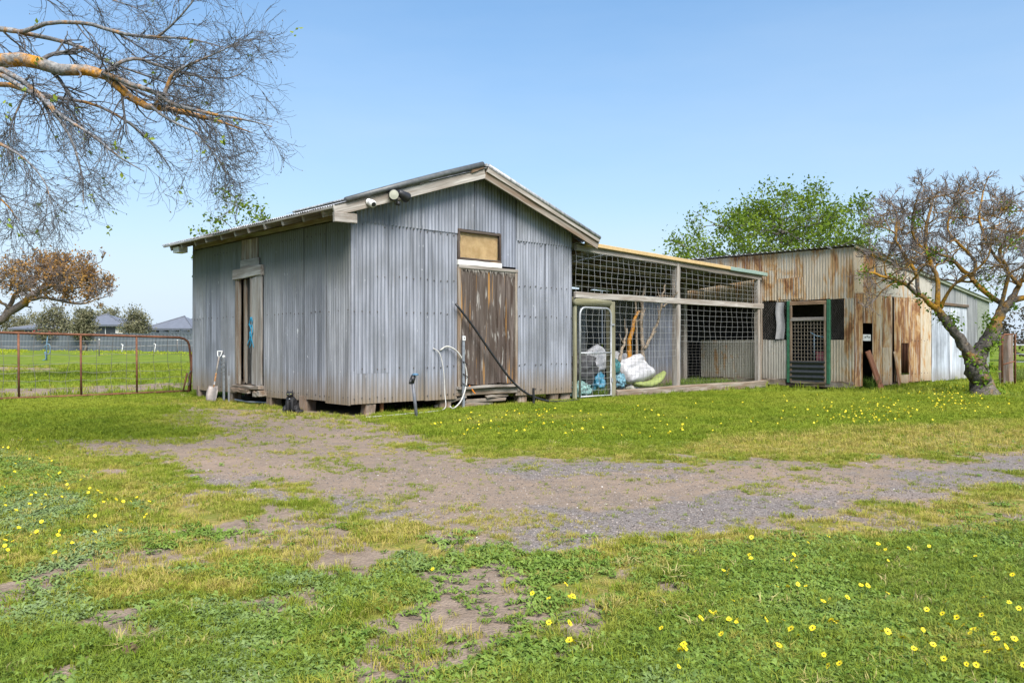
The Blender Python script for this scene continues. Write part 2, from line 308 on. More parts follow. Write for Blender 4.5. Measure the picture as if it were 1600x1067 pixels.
def cover(x, y):
    n1 = fbm(x * .55, y * .55, 4) - .5; n2 = fbm(x * 2.3 + 40, y * 2.3, 4) - .5; n3 = fbm(x * 7 + 9, y * 7, 3) - .5
    w = n1 * .6 + n2 * 1.1 + n3 * .6
    def area(polys, soft, k=1.): return np.max([sstep(-soft, soft, poly_sd(p, x, y) + w * k) for p in polys], axis=0)
    drive = area([DRIVE], .6, 1.9); soil = np.maximum(area(SOIL[:9], .1, .35), area(SOIL[9:], .25, 1.)); thinz = area([THIN], .35, .8); lush = area(LUSH, .3, 1.3); sage = area(SAGE, .14, .5)
    lawn = area([LAWN], .35, .9); lawnl = area([LAWNL], .4, 1.0); dry = area(DRY, .35, 1.2); gg = area(GRAVEL_G, .3, 1.2)
    d = np.hypot(x - CAM.x, y - CAM.y)
    far = sstep(17.5, 20, d)
    pad = area([DIRTPADDOCK, TRACK], .5, 1.2)
    hole = sstep(.05, .30, n2 + n3 * .6)                       # bare openings inside the weeds
    weedy = sstep(-.02, .22, fbm(x * 1.1 + 70, y * 1.1, 4) - .5 + n3 * .3)
    r = dict(d=d, n1=n1, n2=n2, n3=n3)
    r['lawn'] = np.maximum(np.maximum(lawn, lawnl), far) * (1 - pad)
    r['lush'] = lush * (1 - hole * .7) * (1 - drive) * (1 - .9 * soil); r['sage'] = np.maximum(sage, .8 * lush * weedy * (1 - drive))
    r['soil'] = np.maximum(soil, pad)
    r['drive'] = np.maximum(drive * (1 - .85 * lawn), 0); r['gg'] = np.maximum(gg, .35 * sstep(-.1, .2, n1 + n2 * .5)) * r['drive']
    r['thin'] = np.maximum(.5 * sstep(-.3, .02, n1 + n2 * .4), thinz) * (1 - lush * (1 - .6 * thinz)) * (1 - lawn) * (1 - lawnl) * (1 - far)
    r['soil'] = np.maximum(r['soil'], .7 * r['thin'] * sstep(-.14, .08, n2 + n3 * .5))
    r['dry'] = np.clip(dry + .55 * thinz + .5 * sstep(.0, .25, n1 + n2 * .6), 0, 1) * (1 - lush * .8)
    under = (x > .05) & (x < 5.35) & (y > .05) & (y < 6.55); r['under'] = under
    r['inpen'] = ((x > 5.45) & (x < 13.35) & (y > .05) & (y < 4.5)) | ((x > 13.4) & (y > -2.45) & (y < 6) & (x < 25))
    return r

def build_ground():
    ang = np.concatenate([np.arange(-52, 52, .4), np.arange(52, 308, 4.0)]); ang = np.radians(ang); na = len(ang)
    rr = [.25]
    while rr[-1] < 4000: rr.append(rr[-1] * (1.013 if rr[-1] < 32 else 1.05 if rr[-1] < 200 else 1.25))
    rr = np.array(rr); nr = len(rr)
    R, A = np.meshgrid(rr, ang, indexing='ij'); th = HEAD + A
    X = CAM.x + R * np.sin(th); Y = CAM.y + R * np.cos(th); Z = zg(X, Y)
    V = np.stack([X, Y, Z], -1).reshape(-1, 3); V = np.vstack([V, [[CAM.x, CAM.y, float(Z[0].mean())]]])
    i, j = np.meshgrid(np.arange(nr - 1), np.arange(na), indexing='ij'); j2 = (j + 1) % na
    Fq = np.stack([i * na + j, i * na + j2, (i + 1) * na + j2, (i + 1) * na + j], -1).reshape(-1, 4)[:, ::-1]
    c = len(V) - 1; tri = [(c, int((k + 1) % na), int(k)) for k in range(na)]
    me = bpy.data.meshes.new("ground"); nq = len(Fq)
    me.vertices.add(len(V)); me.vertices.foreach_set("co", V.ravel())
    nl = nq * 4 + na * 3; me.loops.add(nl)
    me.loops.foreach_set("vertex_index", np.concatenate([Fq.ravel(), np.array(tri).ravel()]).astype(np.int32))
    st = np.concatenate([np.arange(nq) * 4, nq * 4 + np.arange(na) * 3]).astype(np.int32)
    me.polygons.add(nq + na); me.polygons.foreach_set("loop_start", st)
    me.polygons.foreach_set("use_smooth", np.ones(nq + na, bool)); me.update(); me.validate()
    c = cover(V[:, 0], V[:, 1])
    for nm, ks in (("cover_a", ('lawn', 'lush', 'sage', 'dry')), ("cover_b", ('drive', 'gg', 'soil', 'under'))):
        a = me.color_attributes.new(nm, 'FLOAT_COLOR', 'POINT')
        a.data.foreach_set("color", np.stack([c[k].astype(float) for k in ks], -1).ravel().astype(np.float32))
    t = NT("ground_cover"); P = t.pos(); A_ = t.attr("cover_a"); B_ = t.attr("cover_b")
    a = t.n("SeparateColor", {0: A_.outputs['Color']}).outputs; b = t.n("SeparateColor", {0: B_.outputs['Color']}).outputs
    n1 = t.noise(P, 6, 6, .65); n2 = t.noise(P, 34, 5, .7); n3 = t.noise(P, 110, 3, .7); nb = t.noise(P, .7, 5, .6)
    nn = t.math('ADD', t.math('MULTIPLY', n1, .5), t.math('ADD', t.math('MULTIPLY', n2, .3), t.math('MULTIPLY', n3, .2)))
    def cut(m, k=1.1, lo=.42, hi=.62): return t.ramp(t.math('ADD', m, t.math('MULTIPLY', t.math('SUBTRACT', nn, .5), k)), [(lo, 0), (hi, 1)])
    thatch = t.mix(t.ramp(nn, [(.36, 0), (.64, 1)]), (.13, .10, .035), (.34, .26, .09))
    thatch = t.mix(t.ramp(n1, [(.42, .75), (.6, 0)]), thatch, (.12, .15, .02))
    soilc = t.mix(t.ramp(nn, [(.34, 0), (.66, 1)]), (.125, .092, .066), (.29, .225, .172))
    lawnc = t.mix(t.ramp(nn, [(.35, 0), (.65, 1)]), (.05, .085, .008), (.14, .20, .018))
    lawnc = t.mix(t.ramp(nb, [(.42, 0), (.66, .55)]), lawnc, (.23, .25, .035))
    lushc = t.mix(t.ramp(nn, [(.38, 0), (.62, 1)]), (.03, .055, .008), (.10, .16, .03))
    gr = t.n("TexVoronoi", {'Vector': P, 'Scale': 62.}); gv = t.n("SeparateColor", {0: gr.outputs['Color']}).outputs[0]
    stone = t.mix(gv, (.15, .125, .105), (.32, .27, .23)); stone = t.mix(t.ramp(gr.outputs['Distance'], [(.0, 0), (.75, .7)]), stone, (.105, .085, .07))
    bluestone = t.mix(gv, (.125, .112, .105), (.28, .258, .245)); bluestone = t.mix(t.ramp(gr.outputs['Distance'], [(.1, 0), (.8, .7)]), bluestone, (.10, .085, .08))
    fines = t.mix(t.ramp(nn, [(.35, 0), (.65, 1)]), (.15, .108, .075), (.30, .222, .155))
    drv = t.mix(t.ramp(nn, [(.4, .75), (.6, .2)]), fines, stone); drv = t.mix(t.math('MULTIPLY', cut(b[1], 1.4, .35, .8), .8), drv, bluestone)
    drv = t.mix(t.ramp(nb, [(.48, 0), (.68, .45)]), drv, (.30, .215, .155))
    col = t.mix(cut(A_.outputs['Alpha'], 1.0, .3, .7), t.mix(.5, thatch, lawnc), thatch)
    col = t.mix(cut(a[0], .9), col, lawnc); col = t.mix(cut(a[1], .8), col, lushc); col = t.mix(cut(b[2], 1.3), col, soilc)
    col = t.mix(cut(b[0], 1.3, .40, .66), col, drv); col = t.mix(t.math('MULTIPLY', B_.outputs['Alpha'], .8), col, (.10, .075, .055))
    t.bump(t.math('ADD', t.math('MULTIPLY', nn, .7), t.math('MULTIPLY', gr.outputs['Distance'], -.35)), .7, .03)
    m = t.done(col, .95, 0, .1)
    return tag(obj("ground", me, None, None, m), "yard ground of lawn, thin weeds, bare soil and gravel", kind="structure")
build_ground()

# ---- scattered cover (uncountable): tufts, rosettes and pebbles set on points
def blade_mesh(n, h, spread, lean, w, seed, mat, curl=.5):
    r = np.random.default_rng(seed); vs = []; fs = []
    for k in range(n):
        a = r.uniform(0, 6.283); q = spread * math.sqrt(r.random()); bx, by = q * math.cos(a), q * math.sin(a)
        d = a + r.normal(0, .9); le = r.uniform(.3, 1) * lean; hh = h * r.uniform(.45, 1.1); dx, dy = math.cos(d), math.sin(d); px, py = -dy * w / 2, dx * w / 2
        m = (bx + dx * le * hh * .35, by + dy * le * hh * .35, hh * .62); tp = (bx + dx * le * hh * (1 + curl * .3), by + dy * le * hh * (1 + curl * .3), hh * (1 - curl * .35 * le))
        b = len(vs); vs += [(bx - px, by - py, -.005), (bx + px, by + py, -.005), (m[0] + px * .8, m[1] + py * .8, m[2]), (m[0] - px * .8, m[1] - py * .8, m[2]), tp]
        fs += [(b, b + 1, b + 2, b + 3), (b + 3, b + 2, b + 4)]
    me = bpy.data.meshes.new("blades"); me.from_pydata(vs, [], fs); me.materials.append(mat); return me
def rosette_mesh(n, L, seed, mat):
    """low weed: lobed leaves arching out from one crown"""
    r = np.random.default_rng(seed); vs = []; fs = []
    for k in range(n):
        a = r.uniform(0, 6.283); l = L * r.uniform(.5, 1.1); w = l * r.uniform(.26, .4); up = r.uniform(.25, .8); dx, dy = math.cos(a), math.sin(a); ox, oy = r.normal(0, L * .35, 2); tw = r.uniform(-.5, .5)
        prof = [(0, .18), (.3, .55), (.42, .95), (.52, .5), (.68, 1.), (.78, .5), (1, .06)]; b = len(vs)
        for i, (s, ww) in enumerate(prof):
            z = l * (up * math.sin(s * 2.4) * .55) + .004; c = (ox + dx * l * s, oy + dy * l * s, z); hw = w * ww / 2
            vs += [(c[0] - dy * hw, c[1] + dx * hw, z + hw * (.5 + tw)), (c[0] + dy * hw, c[1] - dx * hw, z + hw * (.5 - tw))]
        fs += [(b + 2 * i, b + 2 * i + 1, b + 2 * i + 3, b + 2 * i + 2) for i in range(len(prof) - 1)]
    me = bpy.data.meshes.new("rosette"); me.from_pydata(vs, [], fs); me.materials.append(mat); return me
def pebble_mesh(seed, mat):
    import bmesh
    bm = bmesh.new(); bmesh.ops.create_icosphere(bm, subdivisions=1, radius=1); r = random.Random(seed)
    for v in bm.verts: v.co *= r.uniform(.7, 1.15); v.co.z *= .6
    me = bpy.data.meshes.new("pebble"); bm.to_mesh(me); bm.free(); me.materials.append(mat); return me
def scatter(name, label, cat, pts, scl, tint, protos, kind_idx=None, rnd_tilt=.15):
    """points carrying size, turn and colour; geometry nodes set one of the prototypes on each"""
    n = len(pts); me = bpy.data.meshes.new(name); me.vertices.add(n); me.vertices.foreach_set("co", np.asarray(pts, np.float32).ravel())
    rot = np.stack([rng.normal(0, rnd_tilt, n), rng.normal(0, rnd_tilt, n), rng.uniform(0, 6.283, n)], -1)
    me.attributes.new("turn", 'FLOAT_VECTOR', 'POINT').data.foreach_set("vector", rot.ravel().astype(np.float32))
    me.attributes.new("size", 'FLOAT', 'POINT').data.foreach_set("value", np.asarray(scl, np.float32))
    me.attributes.new("which", 'INT', 'POINT').data.foreach_set("value", (kind_idx if kind_idx is not None else rng.integers(0, len(protos), n)).astype(np.int32))
    me.attributes.new("tint", 'FLOAT_COLOR', 'POINT').data.foreach_set("color", np.hstack([tint, np.ones((n, 1))]).ravel().astype(np.float32))
    c = bpy.data.collections.new(name + "_kinds")
    for k, pm in enumerate(protos):
        c.objects.link(bpy.data.objects.new("%s_kind_%02d" % (name, k), pm))
    o = tag(obj(name, me), label, cat, None, "stuff")
    g = bpy.data.node_groups.new(name, 'GeometryNodeTree'); g.interface.new_socket("Geometry", in_out='INPUT', socket_type='NodeSocketGeometry'); g.interface.new_socket("Geometry", in_out='OUTPUT', socket_type='NodeSocketGeometry')
    N = g.nodes.new; gi = N("NodeGroupInput"); go = N("NodeGroupOutput"); ci = N("GeometryNodeCollectionInfo"); ci.inputs[0].default_value = c; ci.inputs[1].default_value = True; ci.inputs[2].default_value = True
    ip = N("GeometryNodeInstanceOnPoints"); ip.inputs['Pick Instance'].default_value = True
    def at_(nm, ty): q = N("GeometryNodeInputNamedAttribute"); q.data_type = ty; q.inputs[0].default_value = nm; return q.outputs[0]
    L = g.links.new; L(gi.outputs[0], ip.inputs['Points']); L(ci.outputs[0], ip.inputs['Instance']); L(at_("which", 'INT'), ip.inputs['Instance Index'])
    er = N("FunctionNodeEulerToRotation"); L(at_("turn", 'FLOAT_VECTOR'), er.inputs[0]); L(er.outputs[0], ip.inputs['Rotation']); L(at_("size", 'FLOAT'), ip.inputs['Scale']); L(ip.outputs[0], go.inputs[0])
    md = o.modifiers.new("scatter", 'NODES'); md.node_group = g; return o

def sample_points(n, d0, d1, half=37.5):
    u = rng.random(n); d = np.sqrt(d0**2 + u * (d1**2 - d0**2)); a = HEAD + np.radians(rng.uniform(-half, half, n))
    return CAM.x + d * np.sin(a), CAM.y + d * np.cos(a)
M_GRASS = m_leaf("grass_blade", (.1, .15, .03), (.15, .2, .05), .6, .3, True); M_WEED = m_leaf("weed_leaf", (.07, .12, .03), (.1, .15, .05), .6, .25, True)
def lerp(a, b, t): return np.asarray(a)[None, :] * (1 - t[:, None]) + np.asarray(b)[None, :] * t[:, None]

def build_cover():
    xs, ys = [], []
    for n, a, b in ((60000, 2.2, 5.5), (64000, 5.5, 10), (75000, 10, 21), (12000, 21, 45)):
        x, y = sample_points(n, a, b); xs.append(x); ys.append(y)
    x = np.concatenate(xs); y = np.concatenate(ys); c = cover(x, y); d = c['d']
    grassy = np.clip(.95 * c['lawn'] + .75 * c['lush'] + .6 * (1 - c['drive']) * (1 - c['soil']), 0, 1)
    bare = fbm(x * 3.1 + 5, y * 3.1 + 2, 3)
    grassy = grassy * np.clip(1 - c['thin'] * .95 * (1 - sstep(.46, .60, bare)), 0, 1)
    dens = np.where(d < 5.5, .22, np.where(d < 10, .6, 1.)); grassy = grassy * (1 - .75 * c['thin'] * (1 - dens))
    grassy = np.where((c['drive'] > .3) & (c['lawn'] < .5), dens * .05 + dens * .55 * sstep(.54, .66, bare) * (fbm(x * .8 + 3, y * .8, 3) > .45) + .5 * (1 - sstep(.35, .95, c['drive'])), grassy)
    grassy = np.where((c['soil'] > .45) & (c['lawn'] < .5), dens * (.06 + .55 * sstep(.49, .60, bare)), grassy)
    grassy = grassy * (1 - .5 * c['sage']) * np.clip(1 - .8 * c['lush'] * sstep(.55, .68, fbm(x * 2.6 + 51, y * 2.6, 4)), 0, 1)
    keep = (rng.random(len(x)) < grassy) & ~c['under'] & ~c['inpen']
    x, y = x[keep], y[keep]; c = cover(x, y); d = c['d']; n = len(x); q = rng.random(n)
    pa = fbm(x * 1.6 + 11, y * 1.6 + 3, 4); pb = fbm(x * 4.5 + 31, y * 4.5 + 7, 3); pm = sstep(.35, .65, pa * .6 + pb * .4 + rng.normal(0, .05, n))
    tint = lerp((.12, .18, .014), (.25, .285, .032), np.clip(.55 * pm + .45 * q, 0, 1))
    dryf = np.clip(c['dry'] * 1.0 + .5 * (1 - c['lawn']) * (1 - c['lush']) * q - .3 * c['lawn'] + .75 * (1 - c['lawn']) * sstep(.5, .66, pb * .5 + pa * .5) * (1 - .55 * c['lush']) + .25 * c['lawn'] * sstep(.55, .7, pa), 0, 1) * (rng.random(n) < .85)
    tint = tint * (1 - dryf[:, None]) + lerp((.34, .31, .05), (.46, .34, .13), rng.random(n)) * dryf[:, None]
    lf = (c['lush'] * (rng.random(n) < .85))[:, None]; tint = tint * (1 - lf) + lerp((.085, .14, .018), (.21, .26, .05), np.clip(.5 * pm + .5 * q, 0, 1)) * lf
    yel = (sstep(.02, .2, fbm(x * .35 + 8, y * .35, 3) - .5) * c['lawn'])[:, None] * .5; tint = tint * (1 - yel) + np.array([[.29, .31, .04]]) * yel
    sc = np.where(c['lawn'] > .5, .85, .8) * rng.uniform(.6, 1.25, n) * np.where(d > 10, 1.45, 1.0) * np.where(d > 21, 2.2, 1) * np.where(c['drive'] > .4, .6, 1)
    pts = np.stack([x, y, zg(x, y)], -1)
    protos = [blade_mesh(20, .042, .05, .9, .0045, s, M_GRASS) for s in range(4)] + [blade_mesh(16, .06, .045, 1.1, .005, 9 + s, M_GRASS, .9) for s in range(2)]
    tall = rng.random(n) < .008 * (1 - c['lawn']); sc = np.where(tall, sc * 1.35, sc); tint[tall] = lerp((.34, .28, .10), (.5, .4, .2), rng.random(int(tall.sum())))
    scatter("grass", "short green and straw coloured grass covering the yard", "grass", pts, sc, tint, protos)
    # weeds
    x, y = [], []
    for n_, a, b in ((66000, 2.2, 5.5), (50000, 5.5, 10), (16000, 10, 19)):
        u, v = sample_points(n_, a, b); x.append(u); y.append(v)
    x = np.concatenate(x); y = np.concatenate(y); c = cover(x, y)
    pr = np.clip(1.0 * c['sage'] + .42 * c['lush'] + .05 * c['lawn'] + .4 * (1 - c['drive']) * sstep(.54, .66, fbm(x * 1.7 + 77, y * 1.7, 3)), 0, 1)
    pr = np.where(c['drive'] > .5, pr * .1, pr) * np.where(c['soil'] > .45, .12, 1.)
    keep = (rng.random(len(x)) < pr) & ~c['under'] & ~c['inpen']; x, y = x[keep], y[keep]; c = cover(x, y); n = len(x)
    sg = np.clip(c['sage'] * 1.1, 0, 1) * sstep(.35, .6, fbm(x * .9 + 21, y * .9 + 4, 3))
    tint = lerp((.07, .135, .022), (.19, .27, .07), rng.random(n)); tint = tint * (1 - sg[:, None]) + lerp((.11, .165, .07), (.22, .28, .15), rng.random(n)) * sg[:, None]
    scatter("ground_weeds", "low lobed grey green weeds spread over the yard", "weeds", np.stack([x, y, zg(x, y)], -1), rng.uniform(.55, 1.3, n), tint, [rosette_mesh(9, .040, s, M_WEED) for s in range(5)])
    # gravel
    x, y = [], []
    for n_, a, b in ((30000, 4.0, 8), (36000, 8, 16)):
        u, v = sample_points(n_, a, b); x.append(u); y.append(v)
    x = np.concatenate(x); y = np.concatenate(y); c = cover(x, y); keep = (rng.random(len(x)) < np.clip(.35 * c['drive'] + .5 * c['gg'] + .1 * c['soil'], 0, 1)) & ~c['under']
    x, y = x[keep], y[keep]; n = len(x); t = NT("pebble"); t.done(t.attr("tint", 'INSTANCER').outputs['Color'], .9, 0, .2)
    tint = lerp((.10, .085, .075), (.28, .24, .21), rng.random(n) ** 1.5); tint[rng.random(n) < .002] = (.55, .53, .5)
    scatter("gravel", "loose grey gravel over the worn drive", "gravel", np.stack([x, y, zg(x, y)], -1), rng.uniform(.004, .0115, n), tint, [pebble_mesh(s, t.m) for s in range(4)], None, .5)
build_cover()

# ------------------------------------------------------------------ corrugated sheets
def sheet(name, o, u, v, w, tops, bottoms, mat, parent, pitch=.076, amp=.0105, rows=4, lift=0., dent=.004, jag=0., spc=6):
    """one corrugated iron sheet: origin o, ribs along v, width w along u; top and bottom heights given at both edges"""
    o = Vector(o); u = Vector(u).normalized(); v = Vector(v).normalized(); nrm = u.cross(v)
    n = max(4, int(round(w / pitch * spc))); t0, t1 = tops; b0, b1 = bottoms; vs = []; fs = []; ph = random.uniform(0, 6.28)
    dn = [[random.uniform(-dent, dent) for _ in range(5)] for _ in range(rows + 1)]
    for r in range(rows + 1):
        f = r / rows
        for i in range(n + 1):
            q = i / n; b = b0 + (b1 - b0) * q; t = t0 + (t1 - t0) * q
            k = q * 4; ki = min(int(k), 3); d = dn[r][ki] * (1 - k + ki) + dn[r][ki + 1] * (k - ki)
            h = b + (t - b) * f
            if jag and r == 0: h += random.uniform(0, jag) * (.4 + .6 * math.sin(i * .9 + ph) ** 2)
            vs.append(o + u * (w * q) + v * h + nrm * (amp * math.cos(2 * math.pi * w * q / pitch + ph) + lift + d))
    fs = [(r * (n + 1) + i, r * (n + 1) + i + 1, (r + 1) * (n + 1) + i + 1, (r + 1) * (n + 1) + i) for r in range(rows) for i in range(n)]
    M = Matrix.Translation(o)
    return MB().add([p - o for p in vs], fs).build(name, mat, parent, M, True)
XA, YA, ZA = Vector((1, 0, 0)), Vector((0, 1, 0)), Vector((0, 0, 1))
NAIL = MB().lathe([(.011, 0), (.009, .004), (.003, .006)], None, 6).mesh()
M_NAIL = m_plain("nail_heads", (.09, .08, .075), .6, .3); NAIL.materials.append(M_NAIL)
def nails(parent, pts, nrm):
    mb = MB(); Q = Vector(nrm).to_track_quat('Z', 'Y').to_matrix().to_4x4()
    for p in pts: mb.lathe([(.015, 0), (.013, .006), (.004, .009)], Matrix.Translation(Vector(p)) @ Q, 5)
    return tag(mb.build("nail_heads", M_NAIL, parent), kind="stuff")

# ------------------------------------------------------------------ grey gabled shed (front along X at y=0, long side along Y at x=0)
SW, SL, ZB, ZT, SLOPE = 5.4, 6.6, .19, 3.29, .328
def roofz(x): return 3.559 + SLOPE * min(x, SW - x)
shed = thing("corrugated_shed", "grey gabled corrugated iron shed raised on low stumps with plank door", "shed")
# front: lower course
for a, b, zb, zt in ((0, .77, .70, ZT), (0, .76, .19, .74), (.76, 1.53, .19, ZT + .01), (1.52, 2.265, .18, ZT), (3.775, 4.62, .175, ZT - .01), (4.60, 5.41, .17, ZT)):
    sheet("wall_sheet", (a, 0, 0), XA, ZA, b - a, (zt, zt), (zb, zb), M_GALV, shed, lift=.004 if zb > .5 else 0.)
# front: gable course
g = [0, .77, 1.53, 2.27, 2.7, 3.335, 3.775, 4.6, 5.4]
for k in range(len(g) - 1):
    a, b = g[k], g[k + 1]; zb = ZT - .05
    if 2.2 < a < 3.3: zb = 3.335
    if 3.3 < a < 3.5: zb = 2.70
    sheet("gable_sheet", (a, -.006, 0), XA, ZA, b - a, (roofz(a) - .03, roofz(b) - .03), (zb, zb), M_GALV, shed, lift=.006)
# long side facing the gate
for a, b in ((0, .8), (.78, 1.57), (1.56, 2.34), (2.33, 3.115), (4.305, 5.1), (5.08, 5.86), (5.85, 6.6)):
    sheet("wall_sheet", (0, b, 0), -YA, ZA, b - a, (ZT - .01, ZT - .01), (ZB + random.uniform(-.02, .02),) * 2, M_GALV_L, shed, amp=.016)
# far side and the side towards the pen
for k in range(8):
    sheet("wall_sheet", (SW, k * .825, 0), YA, ZA, .83, (3.45, 3.45), (ZB, ZB), M_GALV_OLD, shed, spc=4, rows=1)
for k in range(7):
    sheet("wall_sheet", (SW - k * .771, SL, 0), -XA, ZA, .775, (roofz(SW - k * .771), roofz(SW - (k + 1) * .771)), (ZB, ZB), M_GALV_OLD, shed, spc=4, rows=1)
pts = []
for z in (.28, .78, 1.75, 2.35, 3.2):
    pts += [(x, -.013, z + random.uniform(-.015, .015)) for x in np.arange(.06, 5.4, .152) if not (2.27 < x < 3.77) and random.random() < .8]
nails(shed, pts, (0, -1, 0))
pts = []
for z in (.3, 1.75, 3.1):
    pts += [(-.013, y, z + random.uniform(-.015, .015)) for y in np.arange(.06, 6.6, .152) if not (3.1 < y < 4.3) and random.random() < .7]
nails(shed, pts, (-1, 0, 0))
# roof sheets, ribs running down the slope
rv = Vector((-1, 0, -SLOPE)).normalized(); rv2 = Vector((1, 0, -SLOPE)).normalized(); RL = 3.24 * math.sqrt(1 + SLOPE**2); y = -.34; k = 0
while y < 6.9:
    w = .78 if y + .78 < 7.0 else 7.0 - y
    off = random.uniform(-.03, .03)
    sheet("roof_sheet", (2.72, y, roofz(2.7) + .02), YA, -rv, w, (0, 0), (-RL - off, -RL - off), M_ROOF, shed, amp=.011, rows=2, dent=.006)
    sheet("roof_sheet", (2.68, y + w, roofz(2.7) + .02), -YA, -rv2, w, (0, 0), (-RL, -RL), M_ROOF, shed, amp=.011, rows=1, spc=4)
    y += .765; k += 1
cap = MB(); zc = roofz(2.7)
for s in (-1, 1): cap.box((0, 0, 0), (.2, 7.36, .006), Matrix.Translation((2.7 + s * .09, 3.33, zc + .035)) @ Matrix.Rotation(s * math.atan(SLOPE), 4, 'Y'))
cap.tube([(2.7, -.35, zc + .07), (2.7, 7.01, zc + .07)], .03, 8)
cap.build("ridge_cap", M_ROOF, shed)
# rolled gable cappings (a lifted dark roll on the weather side) and barge boards
def roofpt(x, y, dz): return Vector((x, y, roofz(x) + dz))
MR = m_plain("dark_roll_capping", (.10, .105, .105), .5, .3, .3)
pipe("gable_capping", [roofpt(-.3, -.33, .045), roofpt(.9, -.335, .075), roofpt(1.7, -.33, .09), roofpt(2.62, -.33, .10)], [.045, .055, .055, .05], MR, shed, 10)
pipe("gable_capping", [roofpt(2.76, -.33, .08), roofpt(4.2, -.33, .07), roofpt(5.92, -.33, .06)], .045, M_ROOF, shed, 10)
plank("barge_board", roofpt(-.5, -.30, -.085), roofpt(2.69, -.30, -.085), .035, .17, M_WOODPALE, shed, wear=.006)
plank("barge_board", roofpt(2.71, -.30, -.085), roofpt(5.9, -.30, -.085), .035, .20, M_WOOD, shed, wear=.006)
plank("barge_board", roofpt(2.73, -.335, .0), roofpt(5.9, -.335, .0), .03, .10, M_WOODPALE, shed, wear=.006)
plank("barge_end", (-.5, -.30, 3.215), (-.08, -.30, 3.225), .05, .15, M_WOODPALE, shed)
plank("broken_board", roofpt(1.2, -.335, .035), roofpt(1.5, -.33, .06), .03, .05, M_WOODPALE, shed, ragged=.05)
plank("broken_board", roofpt(2.35, -.335, .02), roofpt(2.64, -.33, .045), .03, .06, M_WOODDARK, shed, ragged=.05)
plank("wall_plate", (.06, .02, 3.36), (.06, 6.58, 3.36), .08, .1, M_WOOD, shed)
plank("eave_batten", (-.50, -.3, roofz(-.5) - .025), (-.50, 6.95, roofz(-.5) - .025), .04, .035, M_WOODPALE, shed, wear=.006, seg=10)
for x in (.6, 1.6): plank("roof_batten", (x, -.3, roofz(x) - .02), (x, 6.9, roofz(x) - .02), .06, .03, M_WOOD, shed)
for k in range(11):
    yy = .12 + k * .655
    for s in (0, 1):
        a = Vector((2.68, yy, roofz(2.68) - .10)); b = Vector((-.47 + random.uniform(-.04, .03), yy, roofz(-.45) - .10))
        if s: a.x = SW - a.x; b.x = SW - b.x
        plank("rafter", a, b, .055, .11, M_WOODPALE if s == 0 else M_WOOD, shed, seg=3)
MB().box((-.33, 6.45, 3.265), (.2, .32, .12)).build("gutter_end", M_PAINT, shed)
# floor, bearers, stumps
MB().box((SW / 2, SL / 2, .40), (SW - .1, SL - .1, .05)).build("floor", M_WOODDARK, shed)
for x in (.25, 1.8, 3.5, 5.15): plank("bearer", (x, .12, .30), (x, 6.4, .30), .1, .14, M_WOODDARK, shed)
for k in range(6): plank("joist", (2.2 + k * .3, .02, .43), (2.2 + k * .3, .5, .43), .09, .08, M_WOOD, shed, ragged=.02)
MST = m_wood("stump_timber", (.27, .215, .17), .4, .15)
for x, y in ((.42, .12), (2.08, .16), (4.02, .14), (4.95, .14), (5.3, .16), (.1, 1.6), (.12, 2.95), (.14, 4.7), (.12, 6.3), (2.5, 3), (4.4, 3.2), (2.5, 5.6), (4.6, 5.8), (1.2, 6.2)):
    w = random.uniform(.2, .27); plank("stump", (x, y, -.08), (x, y, .26), w, w * .8, MST, shed, wear=.012, seg=3, roll=random.uniform(-.3, .3))
# plank door with its frame
door = obj("plank_door", None, shed, Matrix.Translation((3.0, -.03, .4)))
xs = [2.335, 2.56, 2.81, 3.02, 3.25, 3.47, 3.715]
for k in range(6):
    plank("plank", ((xs[k] + xs[k + 1]) / 2, -.015 + random.uniform(-.006, .006), .43 + random.uniform(-.015, .02)), ((xs[k] + xs[k + 1]) / 2, -.015, 2.57 + random.uniform(-.03, .0)), .028, xs[k + 1] - xs[k] - .008, M_DOOR, door, up=(1, 0, 0), wear=.003, ragged=.015)
fr = obj("door_frame", None, shed, Matrix.Translation((3.0, 0, .4)))
plank("jamb", (2.295, -.03, .40), (2.295, -.03, 2.62), .05, .07, M_WOOD, fr, up=(1, 0, 0)); plank("jamb", (3.75, -.03, .40), (3.75, -.03, 2.62), .05, .055, M_WOOD, fr, up=(1, 0, 0))
plank("head", (2.27, -.035, 2.625), (3.78, -.035, 2.625), .06, .06, M_WOODPALE, fr)
fl = MB()
for k in range(46):
    x = 2.34 + k * .03 + random.uniform(-.01, .01); h = random.uniform(.03, .14); fl.add([(x, -.045, 2.6), (x + .025, -.045, 2.6), (x + .015, -.05, 2.6 - h)], [(0, 2, 1)])
tag(fl.build("torn_fringe", M_WOODPALE, fr), kind="stuff")
plank("sill", (2.25, -.05, .385), (3.8, -.05, .385), .1, .05, M_WOODPALE, fr, wear=.008)
plank("step_bearer", (2.25, .02, .29), (3.8, .02, .29), .08, .12, M_WOOD, shed)
